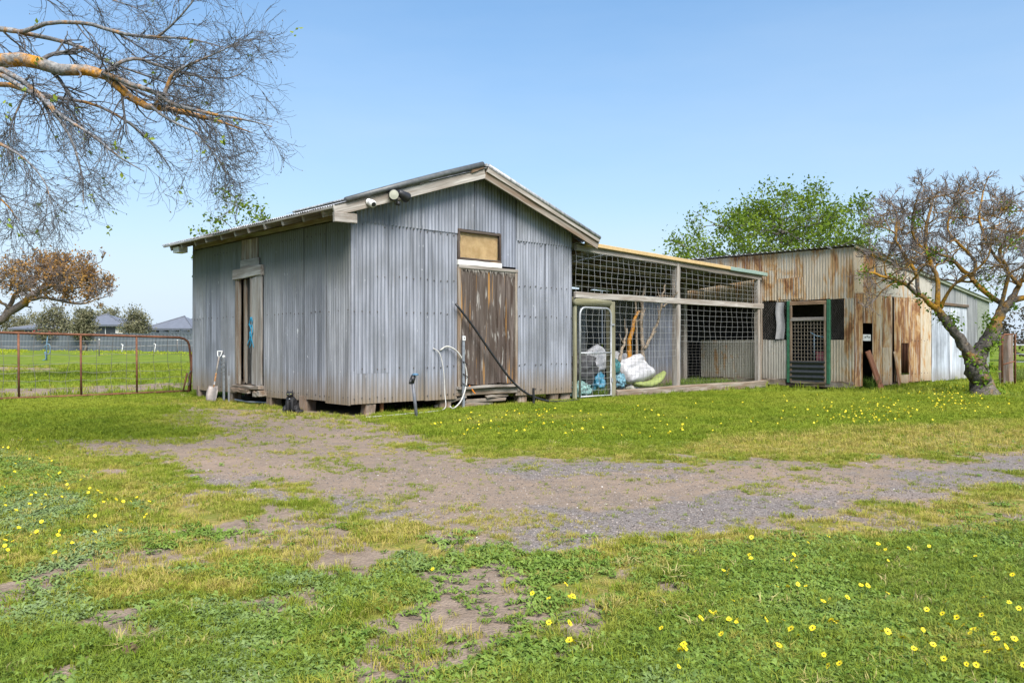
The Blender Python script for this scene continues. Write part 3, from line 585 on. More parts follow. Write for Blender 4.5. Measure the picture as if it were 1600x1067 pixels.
# window over the door, papered inside
win = obj("window", None, shed, Matrix.Translation((2.8, 0, 2.8)))
t = NT("brown_paper"); n1 = t.noise(t.pos(), 7, 4, .6); m = t.done(t.mix(t.ramp(n1, [(.35, 0), (.65, 1)]), (.42, .27, .12), (.56, .39, .20)), .75)
pm = MB(); NX, NZ = 10, 6
pv = [(2.31 + .98 * i / NX, .005 + .02 * (fbm(np.array([i * .55]), np.array([j * .7]), 3)[0] - .5), 2.79 + .49 * j / NZ) for j in range(NZ + 1) for i in range(NX + 1)]
pm.add(pv, [(j * (NX + 1) + i, j * (NX + 1) + i + 1, (j + 1) * (NX + 1) + i + 1, (j + 1) * (NX + 1) + i) for j in range(NZ) for i in range(NX)]); pm.build("paper_lining", m, win)
tg = NT("old_glass"); tg.done((.9, .9, .88), .08); tg.p.inputs['Transmission Weight'].default_value = 1; tg.p.inputs['IOR'].default_value = 1.15
for a, b, c, d in ((2.27, 3.335, 3.27, 3.32), (2.27, 3.335, 2.755, 2.80), ): plank("frame_rail", (a, -.03, (c + d) / 2), (b, -.03, (c + d) / 2), .05, d - c, M_DOOR, win)
for x in (2.29, 3.315): plank("frame_stile", (x, -.03, 2.80), (x, -.03, 3.27), .05, .04, M_DOOR, win, up=(1, 0, 0))
MB().box((2.8, -.02, 3.035), (.985, .003, .47)).build("pane", tg.m, win)
plank("white_board", (2.26, -.035, 2.705), (3.35, -.035, 2.705), .045, .095, M_PAINT, win)
# side doorway: lintel, boards above, loose planks in the opening
dw = obj("side_doorway", None, shed, Matrix.Translation((0, 3.7, .4)))
plank("lintel", (-.05, 4.36, 2.60), (-.05, 3.09, 2.63), .06, .2, M_WOODPALE, dw, wear=.008, ragged=.02)
plank("lintel_board", (-.035, 4.06, 2.79), (-.035, 3.24, 2.80), .04, .16, M_WOODPALE, dw, ragged=.02)
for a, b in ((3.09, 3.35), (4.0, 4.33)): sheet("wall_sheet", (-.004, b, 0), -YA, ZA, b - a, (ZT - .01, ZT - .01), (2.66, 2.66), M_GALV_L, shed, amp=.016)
for a, b in ((4.03, 3.80), (3.79, 3.56), (3.55, 3.32)): plank("transom_board", (-.02, (a + b) / 2, 2.86), (-.02, (a + b) / 2, 3.27), .03, a - b, M_WOOD, dw, up=(0, 1, 0), ragged=.01)
plank("jamb", (-.02, 4.26, .38), (-.02, 4.25, 2.52), .06, .09, M_WOOD, dw, up=(0, 1, 0)); plank("jamb", (-.02, 4.15, .38), (-.015, 4.16, 2.52), .05, .05, M_WOOD, dw, up=(0, 1, 0))
MB1 = m_wood("blackened_board", (.065, .058, .052), .5, .28, 0, (.03, .026, .022))
plank("door_plank", (.03, 3.98, .42), (.035, 3.99, 2.48), .035, .11, M_WOOD, dw, up=(0, 1, 0), ragged=.05)
plank("door_plank", (.06, 3.77, .42), (.06, 3.77, 2.5), .03, .28, MB1, dw, up=(0, 1, 0), ragged=.04)
plank("door_plank", (-.03, 3.58, 1.3), (-.03, 3.58, 2.50), .05, .07, M_WOODPALE, dw, up=(0, 1, 0))
plank("door_plank", (-.035, 3.34, .40), (-.04, 3.31, 2.53), .035, .40, M_WOODPALE, dw, up=(0, 1, 0), ragged=.06)
plank("threshold", (-.02, 4.3, .33), (-.04, 3.1, .35), .2, .07, M_WOOD, dw, wear=.015, ragged=.03); plank("threshold", (-.12, 4.25, .27), (-.13, 3.5, .27), .08, .08, M_WOOD, dw, wear=.015, ragged=.04)
plank("threshold_block", (-.08, 3.3, .22), (-.08, 3.0, .24), .16, .1, M_WOOD, dw, wear=.02)

# fittings on the shed
def blue_rope():
    o = thing("blue_rope", "frayed blue rope hanging on the pale plank of the side doorway", "rope", (-.06, 3.5, 1.0)); m = m_plain("blue_rope", (.02, .24, .40), .8); r = random.Random(4)
    for k in range(4):
        z = 1.72; y = 3.52 + r.uniform(-.05, .05); p = []
        for i in range(9): p.append((-.065 + r.uniform(-.012, .012), y, z)); z -= r.uniform(.04, .11); y += r.uniform(-.05, .055)
        MB().tube(smooth_path(p, 2), r.uniform(.006, .013), 5).build("strand", m, o, None, True)
    return o
blue_rope()
c0 = roofpt(.13, -.33, -.08)
o = thing("security_camera", "small white camera on the pale barge board beside the black floodlight", "camera", c0)
MB().lathe([(.055, 0), (.055, .02), (.02, .03), (.02, .07)], Matrix.Translation(c0) @ Matrix.Rotation(math.radians(90), 4, 'X'), 14).build("mount", M_WHITEP, o, None, True)
Mh = Matrix.Translation(c0 + Vector((.0, -.09, -.03))) @ Matrix.Rotation(math.radians(115), 4, 'X')
MB().lathe([(.03, -.05), (.058, -.03), (.06, .05), (.052, .07)], Mh, 14).build("housing", M_WHITEP, o, None, True)
MB().lathe([(.04, .0), (.04, .006)], Mh @ Matrix.Translation((0, 0, .068)), 14).build("lens", M_BLACK, o)
c1 = roofpt(.62, -.33, -.10)
o = thing("floodlight", "black twin head floodlight fixed to the gable barge board", "light", c1)
MB().box(c1 + Vector((0, -.03, 0)), (.1, .06, .12)).build("base", M_BLACK, o)
mlens = m_plain("floodlight_lens", (.5, .5, .42), .25, 0, .1)
for dx, dy in ((-.5, -1), (1, .1)):
    d = Vector((dx, dy, -.35)).normalized(); c = c1 + Vector((dx * .14, -.10, .03)); Mq = Matrix.Translation(c) @ d.to_track_quat('Z', 'Y').to_matrix().to_4x4()
    h = MB().lathe([(.035, -.13), (.06, -.11), (.07, -.02), (.088, .06), (.088, .09)], Mq, 16).build("lamp_head", M_BLACK, o, None, True)
    MB().lathe([(.078, .0), (.078, .004), (.0, .012)], Mq @ Matrix.Translation((0, 0, .089)), 16).build("lens", mlens, h)
    MB().tube([c1 + Vector((0, -.05, 0)), c], .02, 8).build("arm", M_BLACK, o, None, True)
MB().lathe([(.03, 0), (.045, .03), (.03, .07)], Matrix.Translation(c1 + Vector((.03, -.1, -.15))), 10).build("sensor", M_BLACK, o, None, True)

# things standing along the shed
def G(px, py): return on_ground(px, py)
p = G(583, 651); o = thing("water_tap", "black and blue tap on a dark standpipe in front of the shed corner", "tap", on_ground(652, 653))
b = on_ground(652, 653); tp = b + Vector((-.08, .02, .62))
pipe("standpipe", [b - Vector((0, 0, .1)), tp], .027, m_plain("grey_pipe", (.12, .125, .14), .5), o)
MB().tube([tp - Vector((.02, 0, .05)), tp + Vector((.02, 0, .06))], .042, 8).build("valve_body", M_BLACK, o, None, True)
pipe("spout", [tp, tp + Vector((-.07, -.05, .0)), tp + Vector((-.10, -.07, -.06))], .022, M_BLACK, o)
MB().lathe([(.02, 0), (.055, .01), (.055, .03), (.02, .04)], Matrix.Translation(tp + Vector((.04, -.02, .06))), 8).build("handle", m_plain("blue_handle", (.08, .17, .27), .5), o)
q = on_ground(613, 647); q += Vector((.02, .35, 0))
tag(pipe("drain_pipe", [q - Vector((0, 0, .1)), q + Vector((0, 0, .26))], .035, m_plain("terracotta", (.36, .14, .06), .7)), "short terracotta drain pipe under the shed wall beside the corner stump", "pipe")
def hose(name, label, pts, r, mat, cat="hose"):
    return tag(MB().tube(smooth_path(pts, 5), r, 7).build(name, mat, None, None, True), label, cat)
mh = m_plain("white_conduit", (.42, .41, .38), .55, 0, .25, 22)
hose("white_conduit", "thin white conduit curving from the wall down across the grass past the tap", [(1.70, -.02, 1.12), (1.82, -.06, 1.02), (1.88, -.1, .7), (1.86, -.16, .3), (1.72, -.34, .06), (1.3, -.52, .035), (.8, -.55, .03), (.2, -.62, .03), (-.1, -.62, .03)], .009, mh)
hose("white_conduit", "thick white conduit looped in an arch beside the plank door", [(1.86, -.02, 1.08), (2.0, -.06, 1.15), (2.2, -.1, 1.05), (2.36, -.13, .8), (2.38, -.15, .5), (2.22, -.2, .18), (1.95, -.3, .04), (1.84, -.33, .08)], .0145, mh)
hose("black_pipe", "long black poly pipe leaning across the plank door down to the grass", [(2.16, -.10, 1.93), (2.5, -.16, 1.55), (3.0, -.22, .95), (3.4, -.27, .5), (3.75, -.32, .24), (4.15, -.38, .09), (4.6, -.40, .035), (5.3, -.3, .03)], .022, M_BLACK, "pipe")
o = thing("steel_post", "grey steel post with a white tag standing at the door jamb", "post", (2.30, -.14, 0))
MB().box((2.31, -.14, .65), (.045, .03, 1.4)).build("shaft", m_plain("dull_steel", (.27, .29, .32), .5, .4), o); MB().box((2.31, -.16, 1.30), (.07, .008, .08)).build("tag_plate", M_WHITEP, o)
MB().box((2.31, -.166, 1.30), (.02, .004, .02)).build("bolt", M_BLACK, o)
for i, (x, z) in enumerate(((2.32, .85), (2.33, .62), (2.31, .45))):
    MB().tube([(x - .05, -.165, z + .03), (x, -.178, z), (x + .07, -.17, z - .04)], .008, 5).build("wire_tie", M_BLACK, o)
tag(plank("orange_stake", (2.52, -.06, .42), (2.63, -.1, .27), .03, .02, m_plain("orange_paint", (.55, .17, .01), .6)), "small orange stake poking out beneath the plank door", "stake")
tag(plank("black_stake", (3.85, -.42, -.05), (3.85, -.42, .34), .04, .04, M_BLACK, up=(1, 0, 0)), "short black stake in the grass below the plank door", "stake")
for k, (a, b, w, h, lab) in enumerate((((2.4, .05, .05), (3.2, .12, .06), .14, .07, "weathered timber offcut lying under the door step, lowest of the pile"), ((2.5, .08, .13), (3.5, .05, .12), .12, .06, "longest timber offcut stacked under the door step"),
        ((3.0, .0, .19), (3.6, .08, .19), .1, .05, "short timber offcut on top of the pile under the door step"), ((1.9, .2, .05), (2.5, .0, .22), .06, .05, "thin timber offcut slanting up beside the steel post"))):
    tag(plank("timber_offcut", a, b, w, h, M_WOOD, ragged=.02), lab, "timber", "timber offcuts under the door step")
# shovel against the side wall
def shovel():
    foot = on_ground(330, 628); top = Vector((-.06, 5.0, 1.04)); d = (top - foot).normalized()
    o = thing("shovel", "shovel with worn wooden shaft and pale handle leaning on the side wall", "shovel", foot)
    side = d.cross(Vector((-.7, -.7, 0))).normalized(); nrm = side.cross(d).normalized()
    if nrm.dot(CAM - foot) < 0: nrm = -nrm
    hd = foot + d * .34
    MB().tube([hd - d * .03, foot + d * .62], [.018, .017], 8).build("shaft", m_wood("shovel_shaft", (.40, .20, .075), .3, .1), o, None, True)
    MB().tube([foot + d * .62, top - d * .12], [.0175, .017], 8).build("upper_shaft", M_WOODPALE, o, None, True)
    for s in (-1, 1): MB().tube([top - d * .14, top - d * .09 + side * s * .035, top + side * s * .05], .012, 6).build("handle_fork", M_WHITEP, o, None, True)
    MB().tube([top + side * .06, top - side * .06], .015, 8).build("grip", M_WHITEP, o, None, True)
    vs = []; nx, nz = 6, 7
    for j in range(nz + 1):
        f = j / nz; w = .095 + .02 * math.sin(f * 3) if f < .85 else .095
        for i in range(nx + 1):
            q = i / nx * 2 - 1; vs.append(foot + d * (.34 * f) + side * (q * w) + nrm * (.03 * q * q + .02 * math.sin(f * 2.5)))
    mb = MB().add(vs, [(j * (nx + 1) + i, j * (nx + 1) + i + 1, (j + 1) * (nx + 1) + i + 1, (j + 1) * (nx + 1) + i) for j in range(nz) for i in range(nx)])
    bl = mb.build("blade", m_plain("worn_blade", (.23, .20, .18), .5, .3), o, None, True); sm = bl.modifiers.new("thickness", 'SOLIDIFY'); sm.thickness = .004
    MB().tube([foot + d * .24, foot + d * .44], [.012, .021], 8).build("socket", m_plain("socket_steel", (.33, .31, .29), .5, .4), o, None, True)
shovel()
b = Vector((-.10, 4.72, 0)); o = thing("steel_stake", "grey steel stake wound with wire spring beside the shovel", "stake", b)
MB().box(b + Vector((0, 0, .42)), (.035, .035, 1.0)).build("shaft", m_plain("stake_steel", (.29, .31, .33), .5, .4), o); MB().lathe([(.03, 0), (.035, .03), (.02, .05)], Matrix.Translation(b + Vector((0, 0, .91))), 8).build("cap", M_WHITEP, o)
sp = [b + Vector((-.03 + .035 * math.cos(a * .9), -.02 + .045 * math.sin(a * .9), .55 + a * .013)) for a in np.arange(0, 26, .8)]
MB().tube(sp, .005, 4).build("wire_spring", M_DKWIRE, o)
b = Vector((-.12, 4.42, 0)); tag(plank("steel_stake", b - Vector((0, 0, .1)), b + Vector((0, .01, .55)), .03, .03, M_STEEL, up=(1, 0, 0)), "short pale stake by the side doorway, lower than its neighbour", "stake")
hose("grey_hose", "grey hose lying in the shade under the side doorway", [(-.05, 4.3, .06), (.0, 3.9, .04), (-.05, 3.6, .05), (.1, 3.2, .05)], .02, M_STEEL)

# black cat
def cat():
    import bmesh
    g0 = on_ground(455, 645); f = (CAM - g0); f.z = 0; f.normalize(); f = (f - RGT * .25).normalized(); s = Vector((0, 0, 1)).cross(f)
    bm = bmesh.new()
    def ell(c, r, d=None):
        Mx = Matrix((f, s, Vector((0, 0, 1)))).transposed().to_4x4(); Mx.translation = g0 + f * c[0] + s * c[1] + Vector((0, 0, c[2]))
        if d: Mx = Mx @ Matrix.Rotation(d, 4, 'Y')
        bmesh.ops.create_icosphere(bm, subdivisions=3, radius=1, matrix=Mx @ Matrix.Diagonal((*r, 1)))
    ell((-.06, 0, .105), (.125, .125, .11)); ell((-.02, 0, .17), (.10, .105, .11), .3); ell((.03, 0, .225), (.075, .085, .085)); ell((.055, 0, .27), (.05, .055, .05))
    ell((.075, 0, .325), (.058, .06, .052)); ell((.12, 0, .312), (.025, .03, .022))
    for q in (-1, 1):
        ell((.085, q * .038, .12), (.03, .03, .115)); ell((.115, q * .04, .017), (.04, .026, .02)); ell((.0, q * .10, .06), (.09, .05, .07)); ell((.07, q * .115, .02), (.06, .03, .022))
    for k in range(9):
        a = k * .32; ell((-.14 + .16 * math.sin(a) * .6 - .02 + .17 * (1 - math.cos(a)) * .55, .12 + .07 * math.sin(a), .028), (.035, .03, .026))
    for q in (-1, 1):
        Mx = Matrix((f, s, Vector((0, 0, 1)))).transposed().to_4x4(); Mx.translation = g0 + f * .07 + s * q * .04 + Vector((0, 0, .385))
        bmesh.ops.create_cone(bm, cap_ends=True, segments=8, radius1=.026, radius2=.002, depth=.065, matrix=Mx @ Matrix.Rotation(q * -.2, 4, 'X') @ Matrix.Diagonal((.6, 1, 1, 1)))
    me = bpy.data.meshes.new("cat"); bm.to_mesh(me); bm.free()
    t = NT("black_fur"); n = t.noise(t.pos(), 180, 4); t.bump(n, .6, .004); m = t.done(t.mix(n, (.006, .006, .007), (.028, .027, .028)), .6, 0, .3)
    tmp = bpy.data.objects.new("cat_tmp", me); COL.objects.link(tmp); md = tmp.modifiers.new("r", 'REMESH'); md.mode = 'VOXEL'; md.voxel_size = .007
    sm = tmp.modifiers.new("s", 'SMOOTH'); sm.iterations = 4; sm.factor = .5
    dg = bpy.context.evaluated_depsgraph_get(); me2 = bpy.data.meshes.new_from_object(tmp.evaluated_get(dg)); bpy.data.objects.remove(tmp)
    me2.polygons.foreach_set("use_smooth", [True] * len(me2.polygons)); me2.materials.clear()
    o = tag(obj("cat", me2, None, None, m), "black cat sitting upright on the ground beside the shed", "cat")
    me_ = m_plain("cat_eye", (.42, .42, .10), .15, 0, .1)
    for q in (-1, 1):
        c = g0 + f * .124 + s * q * .026 + Vector((0, 0, .333)); e = MB().lathe([(.001, -.006), (.008, -.004), (.011, 0), (.008, .004), (.001, .006)], Matrix.Translation(c), 8).build("eye", me_, o, None, True)
    c = g0 + f * .112 + Vector((0, 0, .252)); MB().lathe([(.012, -.002), (.012, .002)], Matrix.Translation(c) @ f.to_track_quat('Z', 'Y').to_matrix().to_4x4(), 10).build("collar_tag", M_STEEL, o)
cat()

# ------------------------------------------------------------------ wire pen between the sheds
pen = thing("wire_pen", "timber framed wire mesh pen with lean-to roof between the two sheds", "pen", (9.2, 0, 0))
PX0, PX1, PXM = 5.46, 12.92, 9.17
def topz(x): return 3.33 - (x - 5.9) * .030
plank("post", (PXM, .02, -.1), (PXM, .02, topz(PXM) - .05), .12, .17, M_WOODPALE, pen, up=(0, 1, 0), wear=.008)
plank("post", (PX1, .0, -.1), (PX1 + .0, .0, 2.95), .1, .14, M_WOODPALE, pen, up=(0, 1, 0), wear=.008); plank("post", (PX1 + .30, .1, .0), (PX1 + .34, .1, 3.05), .09, .1, M_WOOD, pen, up=(0, 1, 0), wear=.014)
plank("gate_post", (6.68, -.01, -.1), (6.66, -.01, 2.13), .16, .16, M_WOODGREEN, pen, up=(0, 1, 0), wear=.006); plank("post", (5.50, .0, -.1), (5.50, .0, 2.2), .07, .07, M_WOODGREEN, pen, up=(0, 1, 0))
plank("rail", (5.43, -.06, 2.235), (13.1, -.06, 2.23), .06, .13, M_WOODPALE, pen, wear=.008, seg=9)
pipe("gate_head_log", [(5.45, 0, 2.10), (6.05, 0, 2.11), (6.62, 0, 2.09)], [.10, .105, .095], M_WOODGREEN, pen, 10)
plank("top_plate", (5.5, -.02, topz(5.5) - .10), (13.05, -.02, topz(13.05) - .10), .08, .12, M_WOODPALE, pen, wear=.01, seg=9)
mt = m_plain("tan_flashing", (.52, .37, .18), .5, .1, .1); mg = m_plain("green_flashing", (.24, .33, .29), .5, .1, .1)
plank("roof_flashing", (5.75, -.09, topz(5.75)), (11.4, -.09, topz(11.4)), .07, .085, mt, pen, wear=.004, seg=7); plank("roof_flashing", (11.38, -.09, topz(11.4) - .002), (13.25, -.09, topz(13.25)), .08, .095, mg, pen, wear=.004)
for k in range(10):
    x = 5.43 + k * .785; sheet("roof_sheet", (x, -.1, topz(x) - .01), Vector((1, 0, -.03)), Vector((0, 1, -.09)), .80, (4.2, 4.2), (0, 0), M_GALV_OLD, pen, rows=1, spc=4)
for k in range(6):
    x = 5.9 + k * 1.4; plank("rafter", (x, .0, topz(x) - .1), (x, 4.0, topz(x) - .46), .06, .1, M_WOOD, pen)
for yy in (.9, 1.9, 2.9): plank("purlin", (5.5, yy, 3.14 - yy * .09), (13.2, yy, 2.93 - yy * .09), .05, .06, M_WOOD, pen)
plank("ground_beam", (6.75, -.06, .07), (PX1 + .2, -.12, .10), .16, .2, M_WOOD, pen, wear=.015, seg=8)
# rear wall of iron, shade cloth in the lower right bay
for k in range(10):
    sheet("back_sheet", (5.5 + k * .78, 3.9, 0), XA, ZA, .79, (2.75, 2.75), (.05, .05), M_GALV_OLD, pen, rows=1, pitch=.1, amp=.013)
for k in range(2):
    sheet("partition_sheet", (9.2 + k * .77, 1.0, 0), XA, ZA, .78, (2.42, 2.42), (.05, .05), M_GALV, pen, rows=2, pitch=.115, amp=.045)
for k in range(3):
    sheet("partition_sheet", (6.0 + k * .76, 2.2, 0), XA, ZA, .78, (2.3, 2.3), (.05, .05), M_GALV_OLD, pen, rows=2, pitch=.105, amp=.016)
MB().box((11.8, 2.75, .62), (2.9, .02, 1.25)).build("shade_cloth", m_plain("shade_cloth", (.035, .035, .037), .9, 0, .3), pen)
MB().box((11.8, 2.6, 1.3), (2.9, .05, .16)).build("shade_cloth_band", m_plain("shade_cloth_edge", (.06, .06, .065), .9, 0, .3), pen)
plank("inner_post", (11.75, 1.6, 0), (11.75, 1.6, 2.95), .16, .16, M_WOODPALE, pen, up=(0, 1, 0)); plank("inner_rail", (5.6, 3.0, 2.1), (9, 2.9, 2.2), .12, .1, M_WOODPALE, pen)
plank("inner_post", (7.5, 2.9, 0), (7.5, 2.9, 2.9), .12, .12, M_WOOD, pen, up=(0, 1, 0)); plank("inner_rail", (5.6, 2.6, 2.75), (9.0, 2.7, 2.72), .14, .04, M_WOODPALE, pen, ragged=.04)
def wire_net(name, x0, x1, zlo, zhi, nx, nz, parent, y=-.0, r=.0036, sag=.009, mat=None, yfun=None):
    mb = MB(); rr = random.Random(int(x0 * 100)); pts = {}
    for i in range(nx + 1):
        for j in range(nz + 1):
            x = x0 + (x1 - x0) * i / nx; zl = zlo(x); zh = zhi(x); e = math.sin(math.pi * i / nx)
            pts[i, j] = Vector((x + rr.uniform(-.3, .3) * sag + sag * .8 * math.sin(j * 1.3 + i * .35), y + .015 * math.sin(i * .8 + j), zl + (zh - zl) * j / nz - sag * 1.6 * e * (1 - .3 * j / nz) + rr.uniform(-.3, .3) * sag))
    for i in range(nx + 1): mb.tube([pts[i, j] for j in range(nz + 1)], r, 4, caps=False)
    for j in range(nz + 1): mb.tube([pts[i, j] for i in range(nx + 1)], r, 4, caps=False)
    return tag(mb.build(name, mat or M_WIRE, parent), kind="stuff")
wire_net("wire_mesh", 5.5, PXM - .09, lambda x: 2.30, lambda x: topz(x) - .16, 18, 7, pen, -.03)
wire_net("wire_mesh", PXM + .09, PX1 - .05, lambda x: 2.30, lambda x: topz(x) - .16, 14, 6, pen, -.03)
wire_net("wire_mesh", 6.77, PXM - .09, lambda x: .9, lambda x: 2.17, 11, 9, pen, -.03, .0032)
wire_net("wire_mesh", PXM + .09, PX1 - .05, lambda x: 1.26, lambda x: 2.17, 14, 7, pen, -.03, .0032)
wire_net("fine_wire", 6.77, PXM - .09, lambda x: .2, lambda x: 1.0, 16, 11, pen, .06, .0022, .006, M_DKWIRE)
wire_net("fine_wire", PXM + .09, PX1 - .05, lambda x: .2, lambda x: 1.25, 22, 14, pen, .06, .0022, .006, M_DKWIRE)
# tube gate of the pen
pg = thing("pen_gate", "silver tube gate with rounded corners and wire mesh closing the pen", "gate", (6.05, -.08, .05))
x0, x1, z0, z1, rc = 5.56, 6.58, .07, 1.97, .16; loop = [(x0, z0), (x0, z1 - rc)] + [(x0 + rc - rc * math.cos(a), z1 - rc + rc * math.sin(a)) for a in (.4, .8, 1.2, 1.57)] + [(x1 - rc + rc * math.sin(a), z1 - rc + rc * math.cos(a)) for a in (0, .4, .8, 1.2, 1.57)] + [(x1, z0), (x0, z0)]
MB().tube([(x, -.09, z) for x, z in loop], .024, 8).build("frame", M_STEEL, pg, None, True)
MB().tube([(x0, -.09, 1.0), (x1, -.09, 1.0)], .02, 8).build("cross_bar", M_STEEL, pg, None, True)
wire_net("wire_mesh", x0 + .02, x1 - .02, lambda x: .08, lambda x: 1.95, 5, 15, pg, -.09, .0038, .004)
MB().box((x1 + .04, -.1, 1.62), (.12, .03, .04)).build("latch", M_STEEL, pg); MB().box((x1 + .01, -.1, .4), (.05, .05, .09)).build("hinge", M_STEEL, pg)
# clutter stored inside the pen
def lump(name, label, cat, c, r, mat, seed, amp=.22, flat=.6, M=None, sharp=2.2):
    import bmesh
    from mathutils import noise as mn
    bm = bmesh.new(); bmesh.ops.create_icosphere(bm, subdivisions=4, radius=1); off = Vector((seed * 3.7, seed * 1.3, 0))
    for v in bm.verts:
        d = v.co.normalized(); k = 1 + amp * mn.fractal(d * sharp + off, 1.0, 2.0, 4) + amp * .35 * abs(mn.noise(d * 7 + off))
        e = 1 / max(abs(d.x) ** 3 + abs(d.y) ** 3 + abs(d.z) ** 3, .2) ** (1 / 3) * .9
        v.co = Vector((d.x * r[0], d.y * r[1], d.z * r[2])) * k * (flat + (1 - flat) * e)
    me = bpy.data.meshes.new(name); bm.to_mesh(me); bm.free(); me.polygons.foreach_set("use_smooth", [True] * len(me.polygons))
    return tag(obj(name, me, None, Matrix.Translation(Vector(c)) @ (M or Matrix.Identity(4)), mat), label, cat)
R_ = Matrix.Rotation
mw = m_plain("white_woven_sack", (.43, .43, .445), .75, 0, .3, 6); mgr = m_plain("olive_canvas", (.23, .275, .085), .8, 0, .15, 6); mbl = m_plain("blue_tarp", (.045, .19, .29), .55, 0, .35, 5); mdk = m_plain("charcoal_bag", (.045, .045, .048), .7, 0, .3); mteal = m_plain("teal_print", (.04, .17, .18), .6, 0, .8, 9); mcr = m_plain("cream_plastic", (.5, .47, .42), .5, 0, .1)
def pillow(name, label, c, dims, mat, seed, M):
    """filled woven sack: flat rim, bulging middle, folds running in from the corners"""
    from mathutils import noise as mn
    n = 26; top = []; bot = []; off = Vector((seed * 5.1, seed * 2.3, 0))
    for j in range(n + 1):
        for i in range(n + 1):
            a, b = i / n * 2 - 1, j / n * 2 - 1; th = max(0., (1 - a ** 4) * (1 - b ** 4)) ** .55; k = 1 - .10 * (1 - th) * (abs(a) + abs(b)) / 2 - .07 * b * b * abs(a)
            f = .16 * mn.noise(Vector((a * 1.4 + b * 2.2, b * 3.4 - a, seed)) + off) + .10 * abs(mn.noise(Vector((a * 4 - b * 3, b * 5, 2.)) + off)); ed = .05 * mn.noise(Vector((a * 3, b * 3, 7.)) + off)
            p = Vector((a * k * dims[0] * (1 + ed), b * k * dims[1] * (1 + ed), 0)); sag = Vector((0, 0, dims[2] * .5 * mn.noise(Vector((a, b, 4.)) + off)))
            top.append(p + sag + Vector((0, 0, dims[2] * (th * (1 + 1.2 * f) + .35 * f)))); bot.append(p + sag + Vector((0, 0, -dims[2] * th * .8 + dims[2] * .35 * f)))
    q = [(j * (n + 1) + i, j * (n + 1) + i + 1, (j + 1) * (n + 1) + i + 1, (j + 1) * (n + 1) + i) for j in range(n) for i in range(n)]; m = (n + 1) ** 2
    return tag(MB().add(top + bot, q + [tuple(k + m for k in f_[::-1]) for f_ in q]).build(name, mat, None, Matrix.Translation(Vector(c)) @ M, True), label, "sack")
def PP(px, py, y):                            # point of the plane y = const inside the pen seen at that photo position
    d = FWD + RGT * ((px - CX) / F_PX); t_ = (y - CAM.y) / d.y; return Vector((CAM.x + d.x * t_, y, EYE + (HOR - py) / F_PX * t_))
pillow("white_sack", "large creased white sack lying on the clutter in the pen", PP(991, 578, .5), (.54, .36, .2), mw, 1, R_(-.15, 4, 'Y') @ R_(.95, 4, 'X'))
pillow("white_sack", "white sack slumped behind the pen gate above the dark bag", PP(932, 562, .6), (.34, .32, .16), mw, 2, R_(-.5, 4, 'Y') @ R_(1.1, 4, 'X'))
pillow("white_sack", "pale flattened sack at the back of the pen clutter", PP(968, 562, .9), (.34, .24, .12), m_plain("greyed_sack", (.40, .40, .41), .8, 0, .1), 5, R_(.1, 4, 'Y') @ R_(.8, 4, 'X'))
lump("dark_bag", "bulging charcoal bag pressed against the pen gate", "bag", PP(910, 578, .4), (.36, .3, .36), mdk, 3, .2)
lump("blue_tarp", "crumpled blue tarp bundled behind the pen gate", "tarp", PP(931, 600, .3), (.20, .2, .26), mbl, 4, .5, .6, None, 3.8)
lump("striped_cloth", "teal and white cloth heaped at the foot of the pen gate", "cloth", PP(906, 612, .15), (.30, .12, .20), m_plain("teal_white_cloth", (.16, .27, .25), .7, 0, .95, 11), 6, .5, .6, None, 3.8)
lump("teal_bag", "teal patterned bag hanging beside the gate post in the pen", "bag", PP(962, 573, .2), (.11, .1, .18), mteal, 7, .25)
lump("blue_bag", "light blue plastic bag crushed under the white sack", "bag", PP(968, 596, .15), (.15, .1, .17), m_plain("light_blue_bag", (.12, .25, .31), .5, 0, .8, 14), 8, .5, .6, None, 3.4)
lump("cream_bin", "cream plastic base under the white sack in the pen", "bin", PP(996, 606, .45), (.42, .22, .16), mcr, 9, .12)
# long olive cushion curling up on the right of the sack
vs = []; nx, ny = 18, 10
cen = smooth_path([PP(992, 600, .28), PP(1010, 601, .27), PP(1025, 594, .27), PP(1038, 581, .27)], 6)
for i, c in enumerate(cen):
    f = i / (len(cen) - 1); tdir = (cen[min(i + 1, len(cen) - 1)] - cen[max(i - 1, 0)]).normalized(); up = tdir.cross(Vector((0, 1, 0))).normalized(); hw = .19 * math.sin(math.pi * min(1, .12 + f * .86)) ** .45; hh = .085 * math.sin(math.pi * min(.97, .1 + f * .87)) ** .5
    for j in range(ny): a = 2 * math.pi * j / ny; vs.append(c + Vector((0, 1, 0)) * hw * math.cos(a) + up * hh * math.sin(a) + Vector((0, 0, .01 * math.sin(i * 2.1 + j))))
k = len(cen); fs = [(i * ny + j, i * ny + (j + 1) % ny, (i + 1) * ny + (j + 1) % ny, (i + 1) * ny + j) for i in range(k - 1) for j in range(ny)] + [tuple(range(ny))[::-1], tuple((k - 1) * ny + j for j in range(ny))]
tag(MB().add(vs, fs).build("olive_cushion", mgr, None, None, True), "olive green cushion curling upward beside the white sack", "cushion")
cf = thing("chair_frame", "pale tubular frame rising behind the dark bag at the gate", "frame", (5.8, .9, .1))
MB().tube(smooth_path([(5.62, .9, .3), (5.62, .9, 1.25), (5.72, .9, 1.36), (5.85, .9, 1.33), (5.9, .9, 1.2), (5.9, .9, .3)], 3), .025, 7).build("tube_loop", M_STEEL, cf, None, True)
tag(MB().tube([(6.86 + .14 * math.cos(a), .12, .30 + .20 * math.sin(a)) for a in np.arange(0, 6.3, .5)], .025, 7).build("tyre", m_plain("old_tyre", (.10, .08, .065), .8), None, None, True), "small worn brown hoop standing beside the gate post in the pen", "tyre")
mor = m_bark("orange_lichen_bark", (.2, .15, .1), .95, (.46, .19, .01)); mbr = m_bark("dead_branch", (.24, .19, .14), 0)
